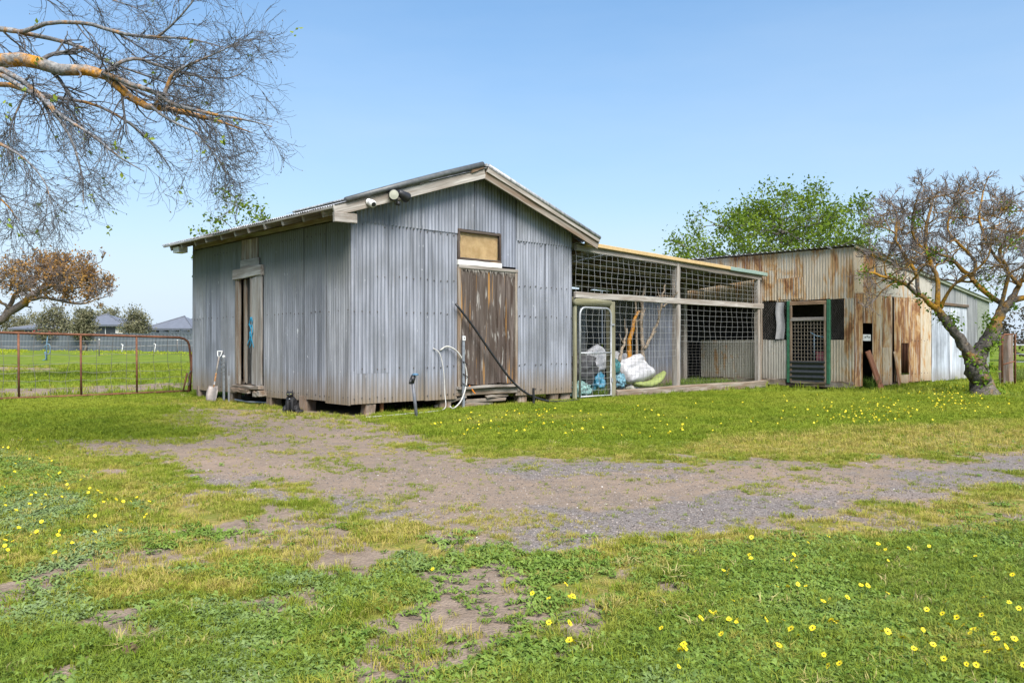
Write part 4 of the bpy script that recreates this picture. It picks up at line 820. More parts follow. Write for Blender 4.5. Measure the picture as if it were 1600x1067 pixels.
def dead_branch(label, pts, r, mat, twigs=2):
    o = thing("dead_branch", label, "branch", pts[0], "dead branches leaning in the pen"); P = smooth_path(pts, 4); n = len(P)
    P = [p + Vector((random.uniform(-1, 1), random.uniform(-1, 1), 0)) * r * .5 for p in P]
    MB().tube(P, [r * (1 - .6 * i / n) for i in range(n)], 7).build("limb", mat, o, None, True)
    for _ in range(twigs):
        i = random.randint(n // 3, n - 2); d = Vector((random.uniform(-.5, .6), random.uniform(-.2, .2), random.uniform(.3, .8))); MB().tube([P[i], P[i] + d * .25, P[i] + d * .5 + Vector((.03, 0, .03))], [r * .4, r * .3, r * .12], 5).build("twig", mat, o, None, True)
dead_branch("thick dead branch crusted with orange lichen leaning in the pen", [PP(982, 575, .6), PP(983, 550, .6), PP(988, 515, .6), PP(998, 486, .6)], .075, mor, 1)
dead_branch("tallest straight dead branch in the pen reaching above the rail", [PP(1003, 575, .65), PP(1003, 530, .65), PP(1002, 480, .65), PP(1009, 438, .65)], .06, mbr, 2)
dead_branch("short crooked dead branch beside the orange one in the pen", [PP(968, 565, .5), PP(972, 548, .5), PP(977, 530, .5), PP(979, 513, .5)], .045, mbr, 2)
dead_branch("long slanting forked dead branch leaning toward the middle post", [PP(1008, 545, .55), PP(1020, 520, .5), PP(1030, 495, .4), PP(1035, 465, .3), PP(1038, 445, .3)], .042, mbr, 3)
dead_branch("slim dead branch crossing low in the pen beside the tall one", [PP(1006, 550, .7), PP(1014, 530, .65), PP(1026, 517, .6)], .03, mbr, 2)
dead_branch("upright grey dead stick between the orange and the tall branch", [PP(993, 570, .7), PP(995, 530, .7), PP(993, 480, .7), PP(995, 452, .7)], .035, mbr, 1)
dead_branch("thin dead stick with side shoots resting on the middle post", [PP(1036, 480, .2), PP(1048, 468, .1), PP(1060, 456, -.1)], .024, mbr, 2)
n = 900; x = rng.uniform(9.3, 12.3, n); y = rng.uniform(.1, 1.6, n); kp = rng.random(n) < np.clip((x - 9.0) / 1.5, 0, 1); x, y = x[kp], y[kp]; n = len(x)
x = np.concatenate([x, rng.uniform(6.3, 6.6, 60)]); y = np.concatenate([y, rng.uniform(.02, .3, 60)]); n = len(x)
scatter("tall_grass", "tall green grass growing inside the wire pen", "grass", np.stack([x, y, zg(x, y)], -1), rng.uniform(.6, 1.2, n), lerp((.09, .15, .03), (.16, .22, .06), rng.random(n)), [blade_mesh(14, .30, .07, .5, .008, 40 + s, M_GRASS, .9) for s in range(3)])

# ------------------------------------------------------------------ rusty flat-roofed shed (front at x=13.38 facing -X, side at y=-2.48)
RX, RY = 13.38, -2.48
rsh = thing("rusty_shed", "rust streaked corrugated iron shed with low sloping roof and wire door", "shed", (RX, RY, 0))
def rtop(x): return 3.70 - (x - RX) * .098
u = -YA
edges = [-2.48, -1.86, -1.10, -.34, .42, 1.18, 1.94, 2.7, 3.46, 4.2]
for k in range(len(edges) - 1):
    a, b = edges[k], edges[k + 1]
    sheet("wall_sheet", (RX - .012, b, 0), -YA, ZA, b - a + .012, (rtop(RX) - .02,) * 2, (2.37 + random.uniform(-.02, .02), 2.37 + random.uniform(-.02, .02)), M_RUST if k % 3 else M_RUST2, rsh, lift=.004 * (k % 2), amp=.006)
for a, b, za, zb in ((-1.1, -.36, 2.41, 2.98), (-.34, .40, 2.40, 3.22), (.44, 1.16, 2.42, 3.18)): sheet("patch_sheet", (RX - .026, b, 0), -YA, ZA, b - a, (zb, zb + .01), (za, za), M_RUST, rsh, amp=.006)
sheet("corner_sheet", (RX - .01, RY + .25, 0), -YA, ZA, .25, (2.39, 2.39), (.10, .10), M_RUST, rsh, amp=.007)
sheet("lower_sheet", (RX - .005, -1.86, 0), -YA, ZA, .38, (1.30, 1.30), (.22, .22), M_RUST, rsh, amp=.007)
for a, b in ((-.65, -.05), (-.06, .62), (.60, 1.36), (1.35, 2.1)):
    sheet("lower_sheet", (RX - .005, b, 0), -YA, ZA, b - a, (1.31 + random.uniform(-.01, .01),) * 2, (.22, .24), M_RUSTPALE, rsh, amp=.006, lift=.004 if a < 0 else 0)
for yy in (-2.1, -1.5, -.2, .6, 1.4): plank("sole_board", (RX, yy - .38, .14), (RX, yy + .38, .14), .06, .16, M_WOOD, rsh, wear=.012, ragged=.02)
MB().box((RX + .02, .85, .13), (.03, .42, .24)).build("rust_patch", M_RUST2, rsh)
mgp = m_plain("green_paint", (.035, .14, .075), .6, 0, .3)
for a, w in ((-1.815, .09), (-.69, .085)): plank("door_post", (RX - .01, a, .15), (RX - .01, a, 2.36), .09, w, mgp, rsh, up=(0, 1, 0), wear=.004)
plank("door_head", (RX - .02, -1.76, 2.29), (RX - .02, -.74, 2.29), .06, .1, m_wood("rusty_painted_timber", (.36, .24, .15), .4, .3), rsh)
# mesh door of the rusty shed
rd = obj("mesh_door", None, rsh, Matrix.Translation((RX - .03, -1.25, .2)))
for yy in (-1.73, -.77): plank("stile", (RX - .04, yy, .17), (RX - .04, yy, 2.23), .05, .055, m_wood("stile%d" % (yy < -1), (.33, .25, .18), .4, .4), rd, up=(0, 1, 0))
plank("rail", (RX - .045, -1.73, 1.86), (RX - .045, -.77, 1.86), .04, .09, M_WOODPALE, rd); plank("rail", (RX - .045, -1.73, .17), (RX - .045, -.77, .17), .04, .06, M_WOOD, rd)
sheet("kick_panel", (RX - .06, -.76, .19), ZA, YA, .54, (0, 0), (-.98, -.98), m_plain("dark_grey_iron", (.055, .06, .065), .45, .3, .2), rd, pitch=.135, amp=.022, rows=3, lift=.0)
mb = MB()
for k in range(11): yy = -1.70 + k * .09; mb.tube([(RX - .04, yy, .72), (RX - .04, yy + .005, 1.82)], .005, 4, caps=False)
for k in range(12): z = .74 + k * .097; mb.tube([(RX - .044, -1.71, z), (RX - .044, -.79, z + .005)], .005, 4, caps=False)
tag(mb.build("wire_mesh", m_plain("rusty_wire", (.30, .25, .19), .7), rd), kind="stuff")
# wired windows beside the door
def chicken(name, y0, y1, z0, z1, parent):
    mb = MB(); s = .055; r = .0016; nz = int((z1 - z0) / (s * .75)); ny = int((y1 - y0) / s)
    for k in range(ny + 1):
        for sgn in (-1, 1):
            pts = []
            for j in range(nz + 1):
                q = y0 + k * s + (sgn * s * .5 if j % 2 else 0) * .98; pts.append((RX - .02 + .015 * math.sin(j * .5 + k), min(max(q, y0), y1), z0 + j * (z1 - z0) / nz))
            mb.tube(pts, r, 3, caps=False)
    return tag(mb.build(name, M_DKWIRE, parent), kind="stuff")
chicken("chicken_wire", -2.23, -1.87, 1.32, 2.35, rsh); chicken("chicken_wire", -.64, .1, 1.32, 2.35, rsh)
mcl = m_plain("grey_rag", (.36, .35, .35), .9, 0, .1, 7); vs = []
for j in range(9):
    for i in range(6): vs.append((RX - .05 - .02 * math.sin(i * 1.4 + j * .2), -.34 - .25 * i / 5 + .02 * math.sin(j * .9), 2.33 - j * .125))
MB().add(vs, [(j * 6 + i, j * 6 + i + 1, j * 6 + i + 7, j * 6 + i + 6) for j in range(8) for i in range(5)]).build("hanging_cloth", mcl, None, None, True)
tag(bpy.data.objects["hanging_cloth"], "grey rag strip hanging in the wired window beside the green door post", "cloth")
# side wall: patched sheets, a gap, a barred opening, then pale steel doors
def sideS(v0, v1, zt, zb, mat, lift=0., name="side_sheet", amp=.006, jag=.0, tilt=0.):
    return sheet(name, (RX + v0, RY - .008, 0), XA, ZA, v1 - v0, (zt(v0), zt(v1)) if callable(zt) else (zt, zt), (zb, zb + tilt), mat, rsh, lift=lift, amp=amp, jag=jag)
up = lambda v: rtop(RX + v) - .03
for a, b in ((0, .52), (.5, 1.3), (1.28, 2.1), (2.08, 2.9), (2.88, 3.7), (3.68, 4.5), (4.48, 5.28)): sideS(a, b, up, 2.50, M_RUSTPALE if a > 1.2 else M_RUST, .006)
sideS(0, .5, 2.54, .1, M_RUST, 0); sideS(.52, 1.06, 2.54, 1.74, M_RUST2, .003)
sideS(1.08, 1.75, 2.54, .06, M_RUST2, 0, jag=.08); sideS(1.73, 2.36, 2.54, .08, M_RUST2, .004, jag=.1); sideS(1.70, 2.30, 1.1, .06, M_RUST, .008, jag=.05)
sideS(2.50, 3.0, 2.52, .12, M_RUST2, 0, jag=.05); sideS(3.0, 3.55, 2.52, 1.22, M_RUST, .003); sideS(3.0, 3.55, .32, .06, M_RUST2, 0, jag=.05); sideS(3.53, 4.4, 2.53, .08, M_RUST, 0, jag=.05); sideS(4.38, 5.26, 2.54, .1, M_RUST, .004)
for k in range(4): pipe("bar", [(RX + 3.12 + k * .11, RY, .3), (RX + 3.12 + k * .11, RY, 1.24)], .008, M_RUSTPIPE, rsh, 5)
pts = []
for z in (2.6, 2.42, 1.3, .35): pts += [(RX + v, RY - .02, z + random.uniform(-.02, .02)) for v in np.arange(.08, 5.2, .23) if random.random() < .7 and not (.5 < v < 1.1 and z < 1.7)]
nails(rsh, pts, (0, -1, 0))
for a, b in ((5.3, 6.75), (6.77, 8.3)): sideS(a, b, 2.36, .06, M_PALEGREY, 0, "steel_door", .012)
sideS(8.3, 9.4, lambda v: up(v) - .0, .08, M_GALV_OLD, 0); sideS(9.38, 10.6, up, .08, m_plain("olive_iron", (.22, .24, .2), .6, .2, .2), .003)
for a, b in ((5.27, 6.3), (6.28, 7.3), (7.28, 8.32)): sideS(a, b, up, 2.46, M_GALV_OLD, .01)
plank("door_track", (RX + 5.2, RY - .03, 2.42), (RX + 8.4, RY - .03, 2.42), .06, .09, M_WOODDARK, rsh)
sheet("rusty_far_sheet", (RX, 4.2, 0), XA, ZA, 10.6, (rtop(RX), rtop(RX + 10.6)), (.1, .1), M_GALV_OLD, rsh, spc=2, rows=1)
sheet("end_sheet", (RX + 10.6, RY, 0), YA, ZA, 6.7, (rtop(RX + 10.6),) * 2, (.1, .1), M_GALV_OLD, rsh, spc=2, rows=1)
for k in range(9):
    y0 = RY - .12 + k * .76; sheet("roof_sheet", (RX - .14, y0 + .78, rtop(RX) + .035), -YA, Vector((1, 0, -.098)), .78, (10.95, 10.95), (0, 0), M_ROOF, rsh, amp=.022, pitch=.152, rows=1, spc=8)
MB().box((RX + 5.3, RY - .06, rtop(RX + 5.3) - .005), (10.8, .05, .09), None).build("gutter", m_plain("green_gutter", (.25, .27, .2), .6, .1), rsh)
rsh_g = [c for c in rsh.children if c.name.startswith("gutter")][0]; rsh_g.matrix_basis = rsh_g.matrix_basis @ Matrix.Translation((RX + 5.3, RY, rtop(RX + 5.3))) @ R_(math.atan(.098), 4, 'Y') @ Matrix.Translation((-RX - 5.3, -RY, -rtop(RX + 5.3)))
for x in (2.5, 5.2, 7.9, 10.4): plank("frame_post", (RX + x, RY + .08, 0), (RX + x, RY + .08, rtop(RX + x) - .1), .09, .09, M_WOODDARK, rsh, up=(1, 0, 0))
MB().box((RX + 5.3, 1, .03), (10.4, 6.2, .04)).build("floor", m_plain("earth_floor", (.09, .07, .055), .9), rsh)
for x in (1.6, 4.2): MB().box((RX + x, .9, 1.4), (.02, 5.6, 2.7)).build("inner_wall", m_plain("dark_lining", (.05, .045, .04), .9), rsh)  # near-black wall colour keeps the wired windows dark inside
s = thing("notice_plate", "small white plate with dark marks in the gap of the rusty side wall", "sign", (RX + .8, RY + .03, 1.34))
MB().box((RX + .8, RY + .02, 1.36), (.46, .02, .17)).build("plate", M_WHITEP, s)
for k in range(3): MB().box((RX + .68 + k * .12, RY + .006, 1.37 + .02 * (k % 2)), (.07, .004, .035)).build("mark", M_BLACK, s)
tag(plank("leaning_board", (RX + .95, RY - .32, -.03), (RX + .72, RY - .05, .98), .03, .30, m_wood("red_brown_board", (.26, .115, .065), .4, .2, 0, (.16, .06, .03)), up=(1, 0, 0), ragged=.04), "red brown board leaning over the gap in the rusty side wall", "board")
tag(plank("leaning_board", (RX + 2.62, RY - .12, -.02), (RX + 2.5, RY - .03, .95), .02, .16, M_RUST2, up=(1, 0, 0), ragged=.05), "narrow rusty strip leaning beside the barred opening", "board")
mp_ = m_plain("pink_plastic", (.50, .14, .16), .5, 0, .1)
for lab, c, dd in (("pink plastic crate standing behind the mesh door, lower of two", (RX + .45, -1.6, .86), (.4, .5, .22)), ("pink plastic crate stacked on top behind the mesh door", (RX + .6, -1.7, 1.12), (.35, .36, .25))):
    o = thing("pink_crate", lab, "crate", c, "pink crates behind the mesh door"); M = Matrix.Translation(c)
    MB().box((0, 0, -dd[2] / 2 + .01), (dd[0], dd[1], .02), M).build("base", mp_, o)
    for sx in (-1, 1): MB().box((sx * dd[0] / 2, 0, 0), (.02, dd[1], dd[2]), M).build("side", mp_, o)
    for sy in (-1, 1): MB().box((0, sy * (dd[1] / 2 - .01), 0), (dd[0] - .02, .02, dd[2]), M).build("side", mp_, o)
    MB().box((-dd[0] / 2, 0, dd[2] / 2), (.05, dd[1] + .03, .03), M).build("rim", mp_, o)
tb = thing("bench", "low dark bench carrying the pink crates inside the rusty shed", "bench", (RX + .6, -1.5, .0)); MB().box((RX + .6, -1.5, .71), (.6, .8, .05)).build("top", M_WOODDARK, tb)
for sx in (-.25, .25):
    for sy in (-.35, .35): MB().box((RX + .6 + sx, -1.5 + sy, .37), (.05, .05, .63)).build("leg", M_WOODDARK, tb)
hr = thing("hand_rake", "light blue rod with bent end leaning behind the mesh door", "rake", (RX + .2, -1.4, .7)); mlb = m_plain("light_blue_rod", (.25, .42, .55), .5)
pipe("rod", [(RX + .1, -1.36, .75), (RX + .1, -1.36, 1.42)], .014, mlb, hr, 6); pipe("bent_end", [(RX + .1, -1.25, 1.5), (RX + .1, -1.42, 1.41), (RX + .1, -1.70, 1.36)], .016, mlb, hr, 6)
n = 40; x = rng.uniform(RX + .55, RX + .95, n); y = RY + rng.uniform(-.2, .02, n)
scatter("grass_tussock", "dark green grass tussock growing in the gap of the rusty wall", "grass", np.stack([x, y, zg(x, y)], -1), rng.uniform(.7, 1.3, n), lerp((.05, .10, .02), (.09, .15, .03), rng.random(n)), [blade_mesh(14, .34, .06, .5, .012, 60 + s_, M_GRASS, .9) for s_ in range(2)])

# ------------------------------------------------------------------ trees
def nrm(v): return v / (np.linalg.norm(v, axis=-1, keepdims=True) + 1e-9)
def batch_tubes(P, R, S, gn=0.):
    """P (N,K,3) centre lines, R (N,K) radii -> verts, quads"""
    N, K, _ = P.shape; T = np.empty_like(P); T[:, 1:-1] = P[:, 2:] - P[:, :-2]; T[:, 0] = P[:, 1] - P[:, 0]; T[:, -1] = P[:, -1] - P[:, -2]; T = nrm(T)
    ref = nrm(np.cross(T.mean(1), np.where(np.abs(T.mean(1)[:, 2:3]) > .8, np.array([[1., 0, 0]]), np.array([[0, 0, 1.]]))))[:, None, :]
    A = nrm(ref - T * (ref * T).sum(-1, keepdims=True)); B = np.cross(T, A)
    a = np.arange(S) * 2 * math.pi / S
    n_, k_, s_ = np.meshgrid(np.arange(N), np.arange(K), np.arange(S), indexing='ij'); G = 1 + gn * (fbm(np.cos(a)[s_] * 1.6 + n_ * 9.1 + 20, np.sin(a)[s_] * 1.6 + k_ * .42 + 20, 3) - .5)
    V = P[:, :, None, :] + (R[:, :, None] * G)[..., None] * (A[:, :, None, :] * np.cos(a)[None, None, :, None] + B[:, :, None, :] * np.sin(a)[None, None, :, None])
    n, k, s = np.meshgrid(np.arange(N), np.arange(K - 1), np.arange(S), indexing='ij'); b = (n * K + k) * S; s2 = (s + 1) % S
    return V.reshape(-1, 3), np.stack([b + s, b + s2, b + S + s2, b + S + s], -1).reshape(-1, 4)
def np_mesh(name, chunks, smooth=True, quad=True):
    vs = []; fs = []; o = 0
    for V, Fc in chunks: vs.append(V); fs.append(Fc + o); o += len(V)
    V = np.vstack(vs); Fc = np.vstack(fs); me = bpy.data.meshes.new(name); n, k = Fc.shape
    me.vertices.add(len(V)); me.vertices.foreach_set("co", V.astype(np.float32).ravel()); me.loops.add(n * k); me.loops.foreach_set("vertex_index", Fc.astype(np.int32).ravel())
    me.polygons.add(n); me.polygons.foreach_set("loop_start", (np.arange(n) * k).astype(np.int32)); me.polygons.foreach_set("use_smooth", np.full(n, smooth)); me.update(); return me
def spawn(P, R, n, t0, t1, ang, ln, K, droop, wig, r, rfac=.55, up=0., tip=.35, taper_len=True, rmin=.0015, keep=None):
    """n side shoots on every parent line"""
    N, KP, _ = P.shape; t = r.uniform(t0, t1, (N, n)) if n > 1 else r.uniform(t0, t1, (N, 1)); f = t * (KP - 1); i = np.minimum(f.astype(int), KP - 2); q = (f - i)[..., None]
    idx = np.arange(N)[:, None]; base = P[idx, i] * (1 - q) + P[idx, i + 1] * q; tan = nrm(P[idx, i + 1] - P[idx, i]); rad = R[idx, i] * (1 - q[..., 0]) + R[idx, i + 1] * q[..., 0]
    base = base.reshape(-1, 3); tan = tan.reshape(-1, 3); rad = rad.reshape(-1); M = len(base)
    perp = r.normal(size=(M, 3)); perp = nrm(perp - tan * (perp * tan).sum(-1, keepdims=True)); a = r.uniform(*ang, M)[:, None]
    d = nrm(tan * np.cos(a) + perp * np.sin(a) + np.array([[0, 0, up]])); L = r.uniform(*ln, M)
    if taper_len: L = L * (1 - .55 * t.reshape(-1))
    pts = [base]; cur = base; curl = r.normal(size=(M, 3)) * wig * .5
    for k in range(1, K):
        d = nrm(d + curl / K * 2 + r.normal(size=(M, 3)) * wig / math.sqrt(K) * .8 + np.array([[0, 0, -droop]]) / K * (1 if droop < 50 else 0)); cur = cur + d * (L / (K - 1))[:, None]; pts.append(cur)
    P2 = np.stack(pts, 1); r0 = np.maximum(rad * rfac, rmin); R2 = r0[:, None] * np.linspace(1, tip, K)[None, :]; R2 = np.maximum(R2, rmin * .7)
    if keep is not None: kk = keep(P2[:, -1]); P2, R2 = P2[kk], R2[kk]
    return P2, R2
def limb(pts, rs, K=14, wob=.02, r=None):
    P = smooth_path(pts, 6); m = len(P); t = np.linspace(0, m - 1, K); A = np.array([tuple(p) for p in P]); i = np.minimum(t.astype(int), m - 2); q = (t - i)[:, None]
    L = A[i] * (1 - q) + A[i + 1] * q; rr = np.interp(np.linspace(0, 1, K), np.linspace(0, 1, len(rs)), rs)
    L[1:-1] += r.normal(size=(K - 2, 3)) * wob * rr[1:-1, None] * 6; return L, rr
def leaves(C, size, r, along=None, flat=.5):
    """folded leaf quads at points C"""
    N = len(C); d = nrm(r.normal(size=(N, 3)) + (0 if along is None else along)); w = nrm(np.cross(d, r.normal(size=(N, 3)))); n = np.cross(d, w); s = (size * r.uniform(.55, 1.25, N))[:, None]
    V = np.stack([C, C + d * s * .5 + w * s * .28 + n * s * .08, C + d * s, C + d * s * .5 - w * s * .28 + n * s * .08], 1).reshape(-1, 3); return V, np.arange(N * 4).reshape(-1, 4)
def reach(SP, SR, C, rad, n, r, K=12, lo=-.35, rr=(.5, .035), wob=.10, shell=(.72, 1.)):
    """limbs from the nearest lower wood out to points spread over a crown ellipsoid"""
    k = np.arange(n) + .5; z = lo + (1 - lo) * k / n; th = k * 2.39996 + r.uniform(0, 6); q = np.sqrt(np.maximum(0, 1 - z * z)); T = C + np.stack([q * np.cos(th), q * np.sin(th), z], -1) * rad * r.uniform(*shell, (n, 1)) + r.normal(size=(n, 3)) * rad * .06
    Ps = []; Rs = []
    for t in T:
        d = np.linalg.norm(SP - t, axis=1) + 1.5 * np.maximum(0, SP[:, 2] - t[2]) + .8 * np.linalg.norm(SP - SP[0], axis=1) * 0; i = int(np.argmin(d * r.uniform(.85, 1.15, len(d)))); a = SP[i]; L = np.linalg.norm(t - a)
        m = (a + t) / 2 + r.normal(size=3) * L * .14 + np.array([0, 0, L * .06]); u = np.linspace(0, 1, K)[:, None]; P = (1 - u) ** 2 * a + 2 * u * (1 - u) * m + u * u * t; P[1:-1] += r.normal(size=(K - 2, 3)) * L * wob / K
        Ps.append(P); r0 = min(SR[i] * rr[0] + .004, rr[1] + .012 * L); Rs.append(np.linspace(r0, .007, K))
    return np.stack(Ps), np.stack(Rs)
def px_limb(L, d0, d1): return [at(x, y, d0 + (d1 - d0) * i / max(1, len(L) - 1)) for i, (x, y) in enumerate(L)]

# -- bare lichen tree reaching in from beyond the frame, over the yard
def overhang():
    r = np.random.default_rng(5); D = 8.6; base = at(-520, 760, 8.9); base.z = 0
    o = thing("bare_tree", "large bare tree stretching orange lichened limbs across the sky over the gate", "tree", base)
    mb_ = m_bark("lichen_bark", (.15, .15, .155), .56, (.42, .19, .02), 4.5); mt = m_bark("grey_twig_bark", (.085, .082, .085), .16, (.40, .20, .02), 2.0, pale=.3)
    fork = at(-420, 180, 8.9)
    L = []
    L.append(limb([base - Vector((0, 0, .2)), base + Vector((.05, .05, 1.2)), base + Vector((.2, .2, 2.2)), fork], [.34, .27, .24, .20], 12, .01, r)); tr = [L[0]]
    def add(pts, rs, d0=D, d1=D, wob=.02): L.append(limb(px_limb(pts, d0, d1), [q * (.74 if rs[0] > .15 else .66) for q in rs[:-1]] + [.004], 18, wob, r)); return L[-1]
    add([(-420, 180), (-200, 110), (0, 97), (49, 95), (101, 109), (161, 114), (187, 139), (225, 165), (270, 171), (319, 184), (349, 192), (395, 208)], [.16, .11, .092, .075, .055, .04, .026, .008], 8.9, 8.2)
    add([(-420, 180), (-250, 60), (-100, 40), (0, 45), (37, 52), (94, 64), (139, 79), (161, 94), (210, 112), (270, 132), (340, 140)], [.12, .07, .045, .034, .024, .016, .006], 8.9, 9.2)
    add([(0, 45), (37, 50), (75, 36), (131, 37), (169, 47), (210, 56), (247, 58), (300, 62), (350, 75)], [.04, .038, .032, .028, .02, .007], 9.0, 8.6)
    add([(247, 58), (268, 40), (300, 4), (310, -20)], [.02, .015, .006], 8.7, 8.5)
    add([(-300, 130), (-120, 100), (0, 109), (64, 150), (94, 180), (142, 210), (187, 246), (225, 268)], [.10, .06, .045, .032, .022, .015, .006], 8.9, 7.8)
    add([(-120, 140), (0, 131), (49, 146), (97, 154), (150, 165), (206, 195), (250, 240), (270, 270)], [.06, .04, .03, .024, .016, .006], 9.0, 9.3)
    add([(-120, 130), (-20, 112), (36, 138), (71, 160), (110, 215), (128, 275), (130, 320)], [.05, .038, .028, .016, .006], 8.7, 8.0)
    add([(161, 114), (187, 98), (214, 92), (240, 100), (300, 118), (360, 122), (390, 105)], [.035, .03, .024, .012, .005], 8.5, 8.9)
    add([(161, 114), (202, 131), (240, 144), (270, 163), (330, 178), (385, 188), (425, 198)], [.045, .04, .034, .018, .006], 8.5, 7.9)
    add([(244, 163), (258, 146), (270, 116), (300, 100), (345, 80), (380, 62)], [.035, .032, .022, .012, .005], 8.4, 8.2)
    add([(235, 165), (260, 185), (290, 200), (306, 208), (330, 235), (350, 262)], [.024, .018, .012, .005], 8.3, 8.0)
    add([(40, 146), (28, 170), (16, 200), (15, 214)], [.02, .012, .006], 8.8, 8.6)
    add([(-160, 160), (-60, 190), (0, 225), (40, 250), (70, 285), (80, 320)], [.05, .03, .02, .012, .005], 8.2, 7.8)
    add([(-160, 160), (-80, 230), (-30, 280), (10, 320), (30, 345)], [.04, .025, .015, .005], 8.4, 8.2)
    add([(-160, 60), (-40, 10), (40, -10), (120, -15), (190, 5), (230, 20)], [.06, .04, .026, .012, .005], 9.3, 9.5)
    for (P0, R0) in L[1:]: pass
    P = np.stack([np.vstack([p]) if len(p) == 18 else p for p, _ in L[1:]]); R = np.stack([q for _, q in L[1:]])
    B1 = spawn(P, R, 13, .25, .96, (.25, .8), (.45, 1.0), 9, .55, .5, r, .42, -.05, .3, True, .0035)
    B2 = spawn(*B1, 8, .15, 1., (.3, .8), (.25, .6), 7, .5, .6, r, .6, .0, .45, True, .0024)
    B2b = spawn(P, R, 10, .35, 1., (.4, 1.0), (.25, .6), 7, .3, .6, r, .3, .05, .4, True, .0024)
    B3 = spawn(*B2, 3, .25, 1., (.3, .8), (.10, .24), 5, -.35, .6, r, .8, .0, .7, False, .0019)
    tm = [batch_tubes(tr[0][0][None], tr[0][1][None], 12)]; obj("trunk", np_mesh("trunk", tm), o, None, mb_)
    obj("main_limb", np_mesh("limb", [batch_tubes(P[:1], R[:1], 10)]), o, None, m_bark("orange_lichen_limb", (.17, .165, .16), .80, (.46, .20, .012), 3.2)); obj("limbs", np_mesh("limbs", [batch_tubes(P[1:], R[1:], 8)]), o, None, mb_)
    tag(obj("twigs", np_mesh("twigs", [batch_tubes(*B1, 5), batch_tubes(*B2, 4), batch_tubes(*B2b, 4), batch_tubes(*B3, 3)]), o, None, mt), kind="stuff")
    tips = np.vstack([B3[0][:, -1], B2[0][:, -1]]); bud = tips[r.random(len(tips)) < .45]; lf = tips[r.random(len(tips)) < .012]; lf = np.repeat(lf, 4, 0) + r.normal(size=(len(lf) * 4, 3)) * .02
    tag(obj("buds", np_mesh("buds", [leaves(bud, .022, r)], False), o, None, m_plain("dark_buds", (.09, .075, .055), .8)), kind="stuff")
    tag(obj("leaves", np_mesh("leaves", [leaves(lf, .06, r)], False), o, None, m_leaf("young_leaf", (.17, .24, .025), (.26, .32, .05))), kind="stuff")
overhang()

# -- gnarled lichen trees
def gnarled(name, label, base, limbs, scale, r, lichen, leafy=0, foliage=None, n1=9, n2=6, n3=4, rt=1., bark=(.135, .115, .095), tl=1., rmin=.004, lc=(.36, .19, .02), crown=None):
    o = thing(name, label, "tree", base); mb_ = m_bark(name + "_bark", bark, lichen, lc, 1.6, (1.4, 3.0)); mtw = m_bark(name + "_twig", (.15, .125, .115), lichen * .55, lc, 1.2, None, .3)
    K = 16; tr = [limb(p, [v * (.74 if rt < 1 else 1) for v in q], 26, .015, r) for p, q in limbs if p and q[0] > .19]; lm = [limb(p, [v * rt for v in q[:-1]] + [.008], K, .05, r) for p, q in limbs if q[0] <= .19]
    obj("trunk", np_mesh("trunk", [batch_tubes(np.stack([p for p, _ in tr]), np.stack([q for _, q in tr]), 22, .75)]), o, None, mb_)
    P = np.stack([p for p, _ in lm]); R = np.stack([q for _, q in lm]); obj("limbs", np_mesh("limbs", [batch_tubes(P, R, 10, .6)]), o, None, mb_)
    s = scale
    if crown is not None:
        SP = P[:, 3:].reshape(-1, 3); SR = R[:, 3:].reshape(-1); A_ = reach(SP, SR, *crown, r); A2 = reach(np.vstack([SP, A_[0][:, 3:].reshape(-1, 3)]), np.concatenate([SR, A_[1][:, 3:].reshape(-1)]), *crown, r, shell=(.4, .95)); tag(obj("small_limbs", np_mesh("limbs2", [batch_tubes(*A_, 6), batch_tubes(*A2, 6)]), o, None, mb_), kind="stuff")
        P = np.concatenate([P[:, np.linspace(0, K - 1, 12).astype(int)], A_[0], A2[0]]); R = np.concatenate([R[:, np.linspace(0, K - 1, 12).astype(int)], A_[1], A2[1]])
    B1 = spawn(P, R, n1, .3, 1., (.5, 1.2), (.5 * s, 1.15 * s), 9, -.25, .95, r, .5, .12, .4, True, rmin * 2)
    B2 = spawn(*B1, n2, .2, 1., (.35, 1.0), (.25 * s, .62 * s), 7, -.3, .6, r, .6, .1, .5, True, rmin * 1.4)
    B3 = spawn(*B2, n3, .15, 1., (.3, .95), (.12 * s, .30 * s), 5, -.35, .45, r, .8, .1, .7, True, rmin)
    tag(obj("boughs", np_mesh("boughs", [batch_tubes(*B1, 5)]), o, None, mb_), kind="stuff")
    tag(obj("twigs", np_mesh("twigs", [batch_tubes(*B2, 4), batch_tubes(*B3, 3)]), o, None, mtw), kind="stuff")
    return o, (P, R), B1, B2, B3
